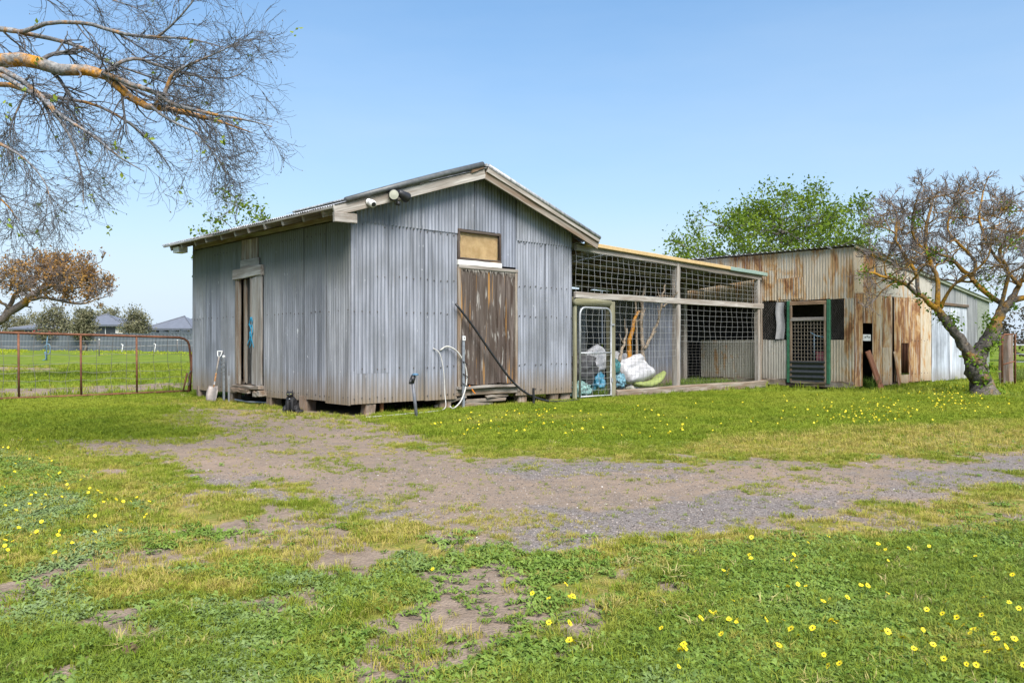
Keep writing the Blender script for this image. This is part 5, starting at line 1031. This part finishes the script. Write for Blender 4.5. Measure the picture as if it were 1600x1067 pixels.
def right_tree():
    r = np.random.default_rng(8); D = 19.4; b = on_ground(1532, 616)
    A = lambda pts, d0=D, d1=D: px_limb(pts, d0, d1)
    tk = at(1521, 552, D)
    limbs = [([b + Vector((.12, -.05, -.15)), at(1536, 606, D), at(1526, 585, D), at(1522, 565, D), at(1520, 548, D)], [.46, .36, .31, .29, .24]),
        (A([(1524, 575), (1513, 551), (1496, 526), (1477, 500), (1462, 481)]), [.24, .19, .15, .14, .12]),
        (A([(1522, 572), (1536, 546), (1552, 517), (1564, 490), (1580, 470)]), [.26, .22, .18, .16, .13]),
        (A([(1463, 482), (1432, 458), (1410, 443), (1387, 434), (1357, 425), (1340, 424)], D, D - .8), [.11, .08, .06, .045, .02]),
        (A([(1464, 480), (1465, 442), (1452, 402), (1447, 367), (1455, 322), (1468, 292)], D, D + .6), [.12, .09, .075, .055, .025]),
        (A([(1436, 460), (1430, 424), (1410, 394), (1399, 367), (1401, 334), (1385, 305)], D - .2, D + .7), [.08, .07, .055, .04, .02]),
        (A([(1470, 482), (1481, 457), (1497, 440), (1520, 425), (1545, 400), (1550, 350)], D, D - .9), [.08, .06, .05, .035, .015]),
        (A([(1574, 478), (1545, 462), (1522, 441), (1500, 416), (1472, 397), (1440, 385), (1405, 385)], D, D + 1.1), [.11, .10, .085, .06, .03]),
        (A([(1519, 439), (1524, 410), (1502, 385), (1480, 360), (1490, 320), (1500, 290)], D, D + .4), [.08, .06, .05, .035, .015]),
        (A([(1578, 474), (1592, 448), (1606, 418), (1625, 370), (1630, 320)], D, D + .3), [.12, .09, .07, .05, .02]),
        (A([(1580, 470), (1615, 462), (1660, 440), (1700, 400), (1725, 350)], D, D - .4), [.12, .09, .07, .05, .02]),
        (A([(1560, 486), (1575, 430), (1562, 390), (1590, 365), (1620, 340), (1650, 330)], D, D - 1.0), [.09, .07, .06, .04, .02]),
        (A([(1595, 448), (1570, 420), (1545, 385), (1530, 345), (1536, 300), (1545, 275)], D, D + .9), [.08, .06, .05, .035, .015]),
        (A([(1400, 440), (1378, 455), (1365, 470), (1352, 480)], D - .5, D - .9), [.035, .03, .02, .01]),
        (A([(1452, 400), (1425, 362), (1430, 320), (1440, 290)], D, D - .7), [.05, .045, .03, .015])]
    o, PR, B1, B2, B3 = gnarled("gnarled_tree", "gnarled leaning tree crusted with orange lichen in front of the pale steel doors", b, limbs, 0.74, r, .52, n1=6, n2=5, n3=4, rmin=.0046, lc=(.36, .185, .02), rt=.6, bark=(.095, .082, .07), crown=(np.array(tuple(at(1500, 392, D))), np.array([2.35, 2.35, 1.75]), 44))
    # fresh suckers on trunk and lower limbs
    src = []
    for p, q in limbs[:4] + [limbs[7]]:
        Pm, Rm = limb(p, q, 16, .02, r); k = r.integers(2, 15, 5)
        for i in k: src.append(Pm[i] + nrm(r.normal(size=3)) * Rm[i])
    src += list(B1[0][r.random(len(B1[0])) < .03][:, 3]) + [np.array(tuple(at(1545, 500, D - .2))), np.array(tuple(at(1553, 530, D - .2))), np.array(tuple(at(1548, 545, D - .2))), np.array(tuple(at(1535, 582, D - .3))), np.array(tuple(at(1538, 600, D - .35)))]
    C = np.vstack([np.array(s)[None] + r.normal(size=(42, 3)) * np.array([[.11, .11, .13]]) * r.uniform(.4, 1.1) for s in src])
    tag(obj("leaves", np_mesh("leaves", [leaves(C, .095, r)], False), o, None, m_leaf("sucker_leaf", (.10, .19, .015), (.19, .28, .03))), kind="stuff")
right_tree()
def orange_tree():
    r = np.random.default_rng(21); D = 27.; b = at(-95, 0, D); b.z = zg1(b.x, b.y)
    A = lambda pts, d0=D, d1=D: px_limb(pts, d0, d1)
    limbs = [([b - Vector((0, 0, .2)), at(-85, 560, D), at(-55, 535, D), at(-25, 515, D)], [.32, .26, .22, .2]),
        (A([(-30, 518), (0, 503), (17, 489), (42, 469), (70, 452), (92, 437), (125, 425), (160, 408)]), [.19, .17, .15, .12, .09, .03]),
        (A([(-30, 512), (5, 494), (24, 460), (45, 448), (60, 425), (50, 405)], D, D + .8), [.12, .10, .08, .05, .02]),
        (A([(42, 469), (65, 465), (95, 470), (125, 475), (150, 468), (172, 462)], D, D - .8), [.08, .07, .05, .03, .015]),
        (A([(60, 456), (80, 430), (95, 410), (105, 402)], D, D + .6), [.07, .06, .035, .015]),
        (A([(80, 445), (110, 450), (140, 448), (165, 440)], D, D - 1), [.06, .05, .03, .015]),
        (A([(20, 485), (0, 470), (-20, 450), (-30, 430)], D, D - .6), [.07, .06, .04, .02])]
    o, PR, B1, B2, B3 = gnarled("leaning_tree", "leaning tree with rust orange foliage above the paddock fence", b, limbs, .75, r, .28, n1=6, n2=5, n3=3, bark=(.12, .10, .088), rmin=.006, rt=.75, crown=(np.array(tuple(at(85, 448, D))), np.array([1.75, 1.75, .95]), 26))
    tips = np.vstack([B2[0][:, -1], B3[0][:, -1]]); tips = tips[r.random(len(tips)) < .17 * (.2 + fbm(tips[:, 0] * 1.3, tips[:, 2] * 1.3 + 9, 2) * 1.6) ** 3]; C = np.repeat(tips, 3, 0) + r.normal(size=(len(tips) * 3, 3)) * .06
    tag(obj("foliage", np_mesh("foliage", [leaves(C, .10, r)], False), o, None, m_leaf("rust_orange_leaf", (.25, .125, .035), (.40, .23, .07))), kind="stuff")
orange_tree()
# -- leafy trees
def leafy(name, label, base, top, rx, n, leaf, mats, r, trunk=.16, lift=.35, limbs_n=14, tw=5, group=None, droop=.0, clump=.25, cat="tree", lf=1.0, ang=None, shape=1., cz=.5):
    """short trunk, spreading limbs and leaf clumps on the twigs"""
    o = thing(name, label, cat, base, group); H = top - base.z; mb_ = m_bark(name + "_bark", (.12, .105, .09), 0); B = np.array(tuple(base))
    T = limb([base - Vector((0, 0, .2)), base + Vector((.1, 0, H * lift * .5)), base + Vector((0, .1, H * lift)), base + Vector((.1, .1, H * .75))], [trunk, trunk * .8, trunk * .65, trunk * .2], 14, .03, r)
    obj("trunk", np_mesh("trunk", [batch_tubes(T[0][None], T[1][None], 8)]), o, None, mb_)
    c0 = B + np.array([0, 0, H * cz]); Rr = np.array([rx, rx, H * (1 - cz)])
    def inside(p): return (((p - c0) / (Rr * 1.06)) ** 2).sum(-1) < 1.
    i0 = int(lift * 13); L0 = reach(T[0][i0:], T[1][i0:] * 1.3, c0, Rr, limbs_n, r, 12, -.45, (.7, .05), .12)
    L0b = reach(np.vstack([T[0][i0:], L0[0][:, 4:].reshape(-1, 3)]), np.concatenate([T[1][i0:], L0[1][:, 4:].reshape(-1)]), c0, Rr, limbs_n * 2, r, 12, -.45, (.6, .03), .12, (.45, 1.)); L0 = (np.concatenate([L0[0], L0b[0]]), np.concatenate([L0[1], L0b[1]]))
    L1 = spawn(*L0, tw, .3, 1., (.3, .9), (H * .10, H * .22), 7, droop - .35, .5, r, .55, .15, .3, True, .006, inside)
    L2 = spawn(*L1, tw, .2, 1., (.3, .9), (H * .04, H * .10), 5, droop - .2, .5, r, .6, .1, .5, True, .004, inside)
    tag(obj("crown_branches", np_mesh("branches", [batch_tubes(*L0, 6), batch_tubes(*L1, 4), batch_tubes(*L2, 3)]), o, None, mb_), kind="stuff")
    tips = np.vstack([L2[0][:, -1], L2[0][:, 2], L1[0][:, -1]]); tips = tips[r.random(len(tips)) < lf * np.clip(fbm(tips[:, 0] * 1.1 / clump * .25, (tips[:, 2] + tips[:, 1]) * 1.1 / clump * .25, 3) * 2.6 - .55, .08, 1)]
    m = max(1, n // max(1, len(tips))); C = np.repeat(tips, m, 0); C = C + r.normal(size=C.shape) * clump
    tag(obj("crown", np_mesh("crown", [leaves(C, leaf, r)], False), o, None, mats), kind="stuff"); return o
r = np.random.default_rng(31)
MLG = m_leaf("spring_leaf", (.07, .13, .012), (.205, .275, .03)); MEU = m_leaf("eucalypt_leaf", (.10, .105, .055), (.22, .205, .125), .6, .15)
b = at(1222, 0, 34.); b.z = zg1(b.x, b.y); leafy("ash_tree", "broad fresh green tree rising behind the rusty shed roof", b, 7.75, 5.0, 34000, .15, MLG, r, .2, .12, 30, 6, None, 0, .17, lf=1.6)
b = at(1345, 0, 37.); b.z = zg1(b.x, b.y); leafy("ash_tree", "thinly leaved green tree between the broad green tree and the gnarled one", b, 6.2, 2.6, 2500, .15, MLG, r, .16, .25, 10, 5, None, 0, .16, lf=.5)
b = at(372, 0, 24.); b.z = 0.; leafy("sapling", "sparse leafy sapling showing above the grey shed roof", b, 5.9, 1.35, 1300, .14, MLG, r, .05, .45, 8, 4, None, 0, .09, lf=.7, cz=.62)
for px, dep, top, rx, lab in ((84, 84, 5.0, 1.7, "grey green gum tree in front of the pale house, left of its gable"), (132, 82, 4.9, .95, "narrow grey green gum tree in front of the pale house gable"), (213, 90, 5.2, 1.55, "bushy gum tree between the pale house and the house by the shed"),
                         (170, 128, 7.2, 3.4, "pale gum tree behind the roof ridge of the pale house"), (45, 135, 6.6, 4.0, "distant yellowish gum behind the dark roofed brick house"), (10, 130, 6.4, 3.2, "distant gum at the far end behind the brick house")):
    b = at(px, 0, dep); b.z = .4; leafy("gum_tree", lab, b, top, rx, 3800, .24 if dep < 100 else .34, MEU, r, .15, .25, 11, 5, "gum trees beyond the paddock", .1, .3)
b = at(1622, 0, 46.); b.z = .1; leafy("dark_shrub", "dark brown shrub far beyond the post at the pen yard", b, 3.2, 3.0, 2600, .2, m_leaf("dark_shrub_leaf", (.06, .05, .03), (.10, .08, .05)), r, .12, .15, 12, 5, None, 0, .25, cat="shrub")

# ------------------------------------------------------------------ paddock gate, fences, far houses
gate = thing("paddock_gate", "rusty tube paddock gate with sagging wire beside the grey shed", "gate", (-2, 8, 0))
def gp(w, z): return Vector((.5 - w, 8.0, z))
def tz(w): return 1.345 + .022 * w
loop = [gp(.0, .06), gp(-.02, .7), gp(.02, tz(0) - .2), gp(.06, tz(0) - .09), gp(.14, tz(0) - .03), gp(.26, tz(.2)), gp(1.2, tz(1.2)), gp(2.4, tz(2.4)), gp(3.6, tz(3.6)), gp(4.9, tz(4.9)), gp(5.2, tz(5) - .06), gp(5.25, 1.0), gp(5.25, .06), gp(2.6, .05), gp(.0, .06)]
MB().tube(loop, .028, 8).build("frame", M_RUSTPIPE, gate, None, True)
for w in (1.233, 2.415, 3.62): pipe("upright", [gp(w, .06), gp(w + .01, tz(w))], .023, M_RUSTPIPE, gate)
mb = MB(); rr = random.Random(3)
for k in range(17):
    w = .22 + k * .31; z = tz(w); mb.tube([gp(w + rr.uniform(-.03, .03), z - .05), gp(w + rr.uniform(-.05, .05), .85), gp(w + rr.uniform(-.05, .05), .4), gp(w, .08)], .0055, 3, caps=False)
for z in (.22, .40, .58, .76, .95, 1.15): mb.tube([gp(w, z + rr.uniform(-.03, .03)) for w in np.arange(.02, 5.25, .31)], .0048, 3, caps=False)
tag(mb.build("wire_mesh", M_DKWIRE, gate), kind="stuff")
o = thing("gate_post", "rusty pipe post tilted at the free end of the paddock gate", "post", (.42, 7.93, 0)); pipe("shaft", [(.42, 7.93, -.1), (.58, 7.95, 1.25)], .035, M_RUSTPIPE, o); MB().tube([(.48, 7.9, .55), (.40, 7.9, .45), (.45, 7.9, .3), (.42, 7.9, .2)], .012, 5).build("chain", M_DKWIRE, o)
pipe("brace", [(.30, 7.93, .06), (.40, 7.93, .5)], .02, M_RUSTPIPE, o)
o = thing("hinge_post", "timber post carrying the hinged end of the paddock gate", "post", (-4.95, 8, 0)); plank("shaft", (-4.95, 8, -.2), (-4.95, 8, 1.6), .2, .2, M_WOOD, o, up=(0, 1, 0))
# wire-and-tape fence in the paddock
ml = m_plain("white_tape", (.4, .4, .39), .7, 0, .1)
def FP(px, d, z=0): p = at(px, 0, d); p.z = zg1(p.x, p.y) + z; return p
for px, d, h, mat, lab in ((155, 60, 1.2, M_DKWIRE, "dark steel picket in the paddock nearest the gate"), (190, 72, .75, M_WHITEP, "short white picket left of its twin before the grey fence"), (241, 72, .8, M_WHITEP, "short white picket right of its twin before the grey fence"), (277, 68, 1.15, M_DKWIRE, "dark steel picket close to the shed edge")):
    o = thing("fence_picket", lab, "picket", FP(px, d), "pickets in the paddock"); pipe("shaft", [FP(px, d, -.1), FP(px + (2 if mat is M_WHITEP else 0), d, h)], .04, mat, o, 6); MB().box(FP(px, d, h + .02), (.09, .09, .07)).build("insulator", M_WHITEP, o)
for k, (za, lab) in enumerate(((1.1, "upper white electric tape strung across the paddock"), (.68, "lower sagging white electric tape across the paddock"))):
    pts = [FP(-120, 66, za), FP(20, 64, za - .05), FP(155, 60.1, za), FP(190, 66, za - (.1 if k else 0)), FP(241, 68, za + .02), FP(277, 68.1, za + .05), FP(330, 68, za)]
    tag(MB().tube(smooth_path(pts, 4), .012, 4).build("fence_tape", ml), lab, "tape", "electric tapes")
# grey sheet fence with ribbed panels
mf = m_plain("slate_fence_steel", (.10, .115, .13), .5, .1, .08, 3)
def sheet_fence(label, p0, p1, h, base):
    f = thing("steel_fence", label, "fence", p0); d = p1 - p0; L = d.length; n = int(round(L / 2.4)); ux = d.normalized(); nr = Vector((0, 0, 1)).cross(ux)
    def pan(w):
        vs = []; q = int(w / .2) * 2
        for i in range(q + 1):
            x = w * i / q
            for z in (0.02, h - .03): vs.append((x, .02 * (1 if i % 4 in (1, 2) else -1), z))
        return MB().add(vs, [(2 * i, 2 * i + 2, 2 * i + 3, 2 * i + 1) for i in range(q)]).mesh()
    me = pan(L / n - .05); me.materials.append(mf); pm = MB().box((0, 0, h / 2), (.06, .06, h + .02)).mesh(); pm.materials.append(mf); rm = MB().box((L / n / 2, 0, h - .02), (L / n - .06, .05, .05)).mesh(); rm.materials.append(mf)
    Rm = Matrix((ux, nr, Vector((0, 0, 1)))).transposed().to_4x4()
    for k in range(n + 1):
        p = p0 + d * (k / n); p.z = base(p); M = Matrix.Translation(p) @ Rm; obj("fence_post", pm, f, M)
        if k < n: obj("fence_panel", me, f, M @ Matrix.Translation((.025, 0, 0))); obj("top_rail", rm, f, M @ Matrix.Translation((.03, 0, 0)))
sheet_fence("long slate grey steel fence at the far edge of the paddock", at(-260, 0, 92), at(330, 0, 78), 1.85, lambda p: zg1(p.x, p.y) - .03)
sheet_fence("slate grey side fence rising behind the long paddock fence", at(188, 0, 100), at(345, 0, 84), 2.1, lambda p: zg1(p.x, p.y) - .1 + .5 * sstep(96., 86., 0) if False else zg1(p.x, p.y) + .45 - .028 * max(0, (p - CAM).dot(FWD) - 84))
# houses
mroof = m_plain("slate_roof", (.13, .14, .165), .6, 0, .12, 2); mbrick = m_plain("house_brick", (.33, .16, .10), .85, 0, .15, 3); mrend = m_plain("pale_render", (.52, .50, .46), .85, 0, .06, 2); mcream = m_plain("light_brick", (.45, .33, .24), .85, 0, .1, 3)
mglass = m_plain("dark_window", (.03, .035, .04), .12, 0, .2); mfas = m_plain("house_fascia", (.09, .10, .12), .5)
def house(label, px0, px1, dep, wall_h, ridge, mat, wins, yaw=0., z0=.5, deep=9., ridge_in=.35):
    c = at((px0 + px1) / 2, 0, dep); c.z = z0; w = (px1 - px0) / F_PX * dep; o = thing("house", label, "house", c, "houses beyond the paddock")
    M = Matrix.Translation(c) @ R_(-HEAD + yaw, 4, 'Z')
    MB().box((0, deep / 2, wall_h / 2), (w, deep, wall_h), M).build("wall", mat, o)
    e = .5; x, y0, y1 = w / 2 + e, -e, deep + e; rx = w / 2 * (1 - 2 * ridge_in) if w > deep else .01; ym = deep / 2; h = wall_h; H = ridge - z0
    ins = (w / 2 + e) * ridge_in * 2 if w > deep else deep * .5
    vs = [(-x, y0, h), (x, y0, h), (x, y1, h), (-x, y1, h), (-max(x - ins, .05), ym, H), (max(x - ins, .05), ym, H)]
    rf = MB().add([M @ Vector(v) for v in vs], [(0, 1, 5, 4), (1, 2, 5), (2, 3, 4, 5), (3, 0, 4), (3, 2, 1, 0)]).build("roof", mroof, o)
    MB().tube([M @ Vector(vs[4]) + Vector((0, 0, .05)), M @ Vector(vs[5]) + Vector((0, 0, .05))], .1, 6).build("ridge_cap", mroof, rf)
    for s in (0, 1):
        MB().tube([M @ Vector(vs[s]) + Vector((0, 0, .02)), M @ Vector(vs[4 + s]) + Vector((0, 0, .05))], .08, 5).build("hip_cap", mroof, rf)
    MB().box((0, y0 - .03, h - .08), (2 * x, .06, .24), M).build("fascia", mfas, o)
    for kx, kz, ww, wh in wins:
        f = MB().box((kx * w / 2, -.02, kz), (ww + .16, .08, wh + .16), M).build("window", M_WHITEP, o); MB().box((kx * w / 2, -.05, kz), (ww, .06, wh), M).build("pane", mglass, f)
        if ww > 1.5: MB().box((kx * w / 2, -.07, kz), (.07, .06, wh), M).build("mullion", M_WHITEP, f)
    return o, M, w
house("pale rendered house with slate hip roof beyond the paddock fence", 98, 190, 108, 2.9, 5.25, mrend, [(.45, 1.9, 2.6, 1.5), (-.2, 2.0, 1.0, 1.1)], .05, .8)
house("low brick house with dark roof behind the leaning tree", 18, 104, 118, 2.5, 4.6, mbrick, [(.1, 2.0, 1.4, 1.0), (-.4, 2.0, 1.1, 1.0)], -.1, .9, 10)
house("light brick house with slate roof beside the grey shed edge", 232, 298, 100, 2.5, 4.7, mcream, [(-.35, 1.9, 1.5, 1.2), (.4, 1.9, 2.2, 1.3)], .0, .55)
house("farthest slate roofed house peeping past the grey shed edge", 285, 330, 135, 2.6, 4.9, mrend, [(-.2, 1.9, 1.2, 1.1)], .0, .55)
# red car behind the fence
def car():
    c = at(68, 0, 104); c.z = 1.55; o = thing("parked_car", "red car parked behind the slate fence near the brick house", "car", c); M = Matrix.Translation(c) @ R_(-HEAD, 4, 'Z'); mr = m_plain("red_paint", (.35, .02, .03), .3, 0, .05)
    prof = [(-2.1, .35), (-2.1, .8), (-1.2, .95), (-.5, 1.45), (.9, 1.45), (1.6, 1.0), (2.1, .9), (2.1, .35)]
    vs = [M @ Vector((x, y, z)) for y in (-.85, .85) for x, z in prof]; k = len(prof)
    MB().add(vs, [tuple(range(k))[::-1], tuple(range(k, 2 * k))] + [(i, (i + 1) % k, k + (i + 1) % k, k + i) for i in range(k)]).build("body", mr, o)
    MB().add([M @ Vector(p) for p in ((-1.0, -.87, .98), (1.35, -.87, 1.02), (.85, -.87, 1.38), (-.45, -.87, 1.38))], [(0, 1, 2, 3)]).build("side_window", mglass, o)
    for x in (-1.3, 1.3):
        for y in (-.8, .8): MB().lathe([(.2, -.1), (.33, -.1), (.33, .1), (.2, .1)], M @ Matrix.Translation((x, y, .33)) @ R_(math.pi / 2, 4, 'X'), 14).build("wheel", M_BLACK, o)
    tag(MB().box((0, 0, -.6), (6, 4, 1.2), M).build("raised_driveway", m_plain("concrete_pad", (.3, .29, .28), .9)), "raised concrete driveway under the red car", kind="structure")
car()
# blue hose on a stand in the paddock
q = FP(73, 48); mb1 = m_plain("faded_blue", (.10, .18, .25), .5, 0, .2)
o = thing("hose_stand", "faded blue hose looped over a stand out in the paddock", "hose stand", q); Rr_ = RGT
pipe("stand_pole", [q - Vector((0, 0, .1)), q + Vector((0, 0, 1.0)), q + Rr_ * .06 + Vector((0, 0, 1.55))], .035, mb1, o, 6)
MB().box(q + Vector((0, 0, 1.57)), (.4, .35, .1)).build("top_plate", M_WHITEP, o)
MB().tube(smooth_path([q + Rr_ * a + Vector((0, 0, z)) for a, z in ((-.15, .75), (.0, .95), (.18, .9), (.2, .5), (.05, .35), (-.12, .5), (-.05, .1), (-.25, .0))], 4), .03, 6).build("hose_loop", mb1, o, None, True)

# yard beyond the gnarled tree
p = on_ground(1572, 601); o = thing("strainer_post", "stout split timber post beyond the gnarled tree", "post", p); plank("shaft", p - Vector((0, 0, .2)), p + Vector((0, 0, 1.45)), .34, .3, m_wood("purple_grey_post", (.27, .22, .21), .45, .25), o, up=(0, 1, 0), wear=.02)
q1 = on_ground(1566, 604); q2 = on_ground(1586, 604); o = thing("rusty_gate_frame", "rusty pipe frame standing against the stout timber post", "gate", q1)
MB().tube([q1 + Vector((0, 0, -.1)), q1 + Vector((0, 0, 1.36)), q1 + (q2 - q1) * .2 + Vector((0, 0, 1.45)), q2 + Vector((0, 0, 1.45)), q2 + Vector((0, 0, -.1))], .03, 7).build("frame", M_RUSTPIPE, o, None, True)
MB().tube([q1 + Vector((0, 0, .6)), q2 + Vector((0, 0, .7))], .02, 6).build("cross_bar", M_RUSTPIPE, o, None, True)
def FQ(px, d, z): p = at(px, 0, d); p.z = z; return p
o = thing("white_gate", "pale tube farm gate beyond the stout timber post", "gate", FQ(1590, 30, 0)); a, b = FQ(1578, 31, 0), FQ(1750, 31, 0)
MB().tube([a + Vector((0, 0, .15)), a + Vector((0, 0, 1.15)), b + Vector((0, 0, 1.15)), b + Vector((0, 0, .15)), a + Vector((0, 0, .15))], .035, 7).build("frame", M_STEEL, o, None, True)
for z in (.5, .8): MB().tube([a + Vector((0, 0, z)), b + Vector((0, 0, z))], .02, 6).build("bar", M_STEEL, o, None, True)
o = thing("tin_offcut", "curved pale iron sheet resting against the gnarled tree trunk", "iron sheet", on_ground(1546, 604))
p = on_ground(1540, 600); sheet("panel", p + FWD * .9, RGT, Vector((.05, .0, 1)), .34, (.62, .8), (0, 0), M_PALEGREY, o, amp=.01)
n = 500; x = []; y = []
for _ in range(n): p = at(random.uniform(1566, 1640), 0, random.uniform(24.5, 29)); x.append(p.x); y.append(p.y)
x = np.array(x); y = np.array(y); scatter("rank_grass", "rank long grass round the stout timber post", "grass", np.stack([x, y, zg(x, y)], -1), rng.uniform(.6, 1.3, n), lerp((.09, .14, .03), (.18, .2, .06), rng.random(n)), [blade_mesh(14, .32, .1, .6, .012, 70 + s_, M_GRASS, .9) for s_ in range(2)])
# grass and weeds along the foot of the sheds
n = 900; x = np.concatenate([rng.uniform(1.2, 5.3, 300), rng.uniform(5.5, 13.2, 400), rng.uniform(13.4, 23, 300)]); y = np.concatenate([rng.uniform(.05, .8, 300), -.16 + rng.normal(0, .05, 400), RY - .06 + rng.normal(0, .06, 300)])
kp = rng.random(len(x)) < fbm(x * 2.1, y * 2 + 5, 3) * 1.1; x, y = x[kp], y[kp]; n = len(x)
scatter("edge_grass", "longer grass fringing the feet of the sheds", "grass", np.stack([x, y, zg(x, y)], -1), rng.uniform(.5, 1.2, n), lerp((.07, .13, .015), (.15, .2, .03), rng.random(n)), [blade_mesh(14, .11, .07, .8, .006, 80 + s_, M_GRASS, .9) for s_ in range(3)])

# ------------------------------------------------------------------ yellow daisies
my = m_plain("daisy_yellow", (.70, .56, .01), .6, 0, .3, 9); mc = m_plain("daisy_centre", (.085, .07, .012), .8); mst = m_plain("daisy_stem", (.12, .17, .05), .7)
def daisy(seed, pet=12):
    r = random.Random(seed); mb = MB(); tx, ty = r.uniform(-.85, .85), r.uniform(-.85, .85); h = r.uniform(.085, .125); M = Matrix.Translation((tx * .02, ty * .02, h)) @ R_(tx, 4, 'X') @ R_(ty, 4, 'Y')
    for k in range(pet):
        a = 2 * math.pi * k / pet + r.uniform(-.08, .08); L = r.uniform(.019, .024); up = r.uniform(.0, .35); w = .0042; c, s = math.cos(a), math.sin(a)
        P = lambda d, o, z: M @ Vector((c * d - s * o, s * d + c * o, z)); mb.add([P(.005, -.003, 0), P(.005, .003, 0), P(L * .65, w, up * .01), P(L, 0, up * .016), P(L * .65, -w, up * .01)], [(0, 1, 2, 3, 4)], 0)
    mb.lathe([(.0062, -.001), (.0055, .002), (.002, .004)], M, 8, 1); mb.tube([(0, 0, -.01), M @ Vector((0, 0, -.001))], .0018, 4, 2)
    me = mb.mesh()
    for m in (my, mc, mst): me.materials.append(m)
    return me
DM = [daisy(s) for s in range(7)]; rd_ = random.Random(12)
def ok(p): c = cover(np.array([p.x]), np.array([p.y])); return not (c['under'][0] or c['inpen'][0])
def in_px_poly(poly, n, clus, seed):
    r = random.Random(seed); xs_ = [p[0] for p in poly]; ys_ = [p[1] for p in poly]; out = []; cs = []
    def inside(x, y):
        v = False
        for i in range(len(poly)):
            (ax, ay), (bx, by) = poly[i], poly[(i + 1) % len(poly)]
            if (ay > y) != (by > y) and x < (bx - ax) * (y - ay) / (by - ay) + ax: v = not v
        return v
    while len(out) < n:
        if cs and r.random() < clus:
            cx, cy = r.choice(cs); x = cx + r.gauss(0, 45 * (cy - HOR) / 300); y = cy + r.gauss(0, 16 * (cy - HOR) / 300)
        else: x = r.uniform(min(xs_), max(xs_)); y = r.uniform(min(ys_), max(ys_))
        if inside(x, y): out.append((x, y)); cs.append((x, y)) if len(cs) < max(5, n // 7) else None
    return out
near = [([(1130, 940), (1300, 900), (1480, 930), (1590, 960), (1599, 1064), (1020, 1066), (1060, 1000)], 92, .5, "yellow daisy with dark centre in the lush weeds at the lowest edge of the yard", "daisies in the lush weeds"),
        ([(1090, 870), (1250, 850), (1420, 850), (1595, 880), (1590, 930), (1290, 905), (1120, 935), (1060, 910)], 32, .3, "yellow daisy scattered where the lush weeds meet the drive", "daisies beside the drive"),
        ([(560, 890), (700, 880), (1000, 905), (1060, 1000), (900, 1060), (780, 940), (600, 930)], 20, .4, "yellow daisy standing apart between bare soil patches", "daisies by the bare soil"),
        ([(0, 700), (60, 690), (140, 760), (160, 790), (250, 800), (200, 850), (100, 880), (0, 905)], 118, .15, "yellow daisy in the dense drift below the paddock gate", "daisies below the paddock gate"),
        ([(130, 765), (250, 795), (245, 805), (160, 800)], 12, .4, "yellow daisy in the small clump at the tip of the gate drift", "daisies at the drift tip")]
for poly, n, cl, lab, grp in near:
    for x, y in in_px_poly(poly, n, cl, len(lab)):
        p = on_ground(x, y); o = obj("daisy_flower", DM[rd_.randrange(7)], None, Matrix.Translation(p) @ R_(rd_.uniform(0, 6.28), 4, 'Z') @ Matrix.Scale(rd_.uniform(.44, .76), 4)); tag(o, lab, "flower", grp)
far = []
for poly, n, cl in (([(640, 650), (1000, 640), (1330, 615), (1590, 600), (1590, 660), (1250, 668), (1000, 690), (700, 690)], 460, .5), ([(700, 660), (860, 640), (900, 675), (720, 690)], 60, .1), ([(1350, 610), (1500, 600), (1560, 640), (1350, 660)], 190, .5), ([(0, 545), (270, 550), (270, 556), (0, 556)], 0, .5)):
    far += in_px_poly(poly, n, cl, n + 3)
pts = []
for x, y in far:
    p = on_ground(x, y)
    if ok(p): pts.append(tuple(p))
scatter("lawn_daisies", "many small yellow daisies dotted through the lawn before the pen", "flowers", np.array(pts), rng.uniform(.5, .95, len(pts)), np.ones((len(pts), 3)), DM)
# yellow bloom along the foot of the far fence
n = 2600; d_ = rng.uniform(50, 88, n); a_ = rng.uniform(-120, 310, n); P_ = [at(a_[i], 0, d_[i]) for i in range(n)]; x = np.array([p.x for p in P_]); y = np.array([p.y for p in P_])
kp = rng.random(n) < sstep(60, 86, d_) * (fbm(x * .12, y * .12, 3) > .47); x, y = x[kp], y[kp]; n = len(x)
scatter("yellow_weeds", "yellow flowering weeds along the foot of the far fence", "weeds", np.stack([x, y, zg(x, y)], -1), rng.uniform(.8, 1.6, n), lerp((.25, .32, .02), (.45, .45, .02), rng.random(n)), [blade_mesh(18, .09, .35, 1.2, .04, 90 + s_, M_GRASS) for s_ in range(2)])
# clod of dung near the lower left
p = on_ground(205, 1024); lump("dung_clod", "dark brown clod lying on the weeds near the lower edge of the yard", "clod", p + Vector((0, 0, .012)), (.034, .03, .03), m_plain("brown_clod", (.10, .06, .035), .9, 0, .4, 60), 11, .45, .6, None, 3.)
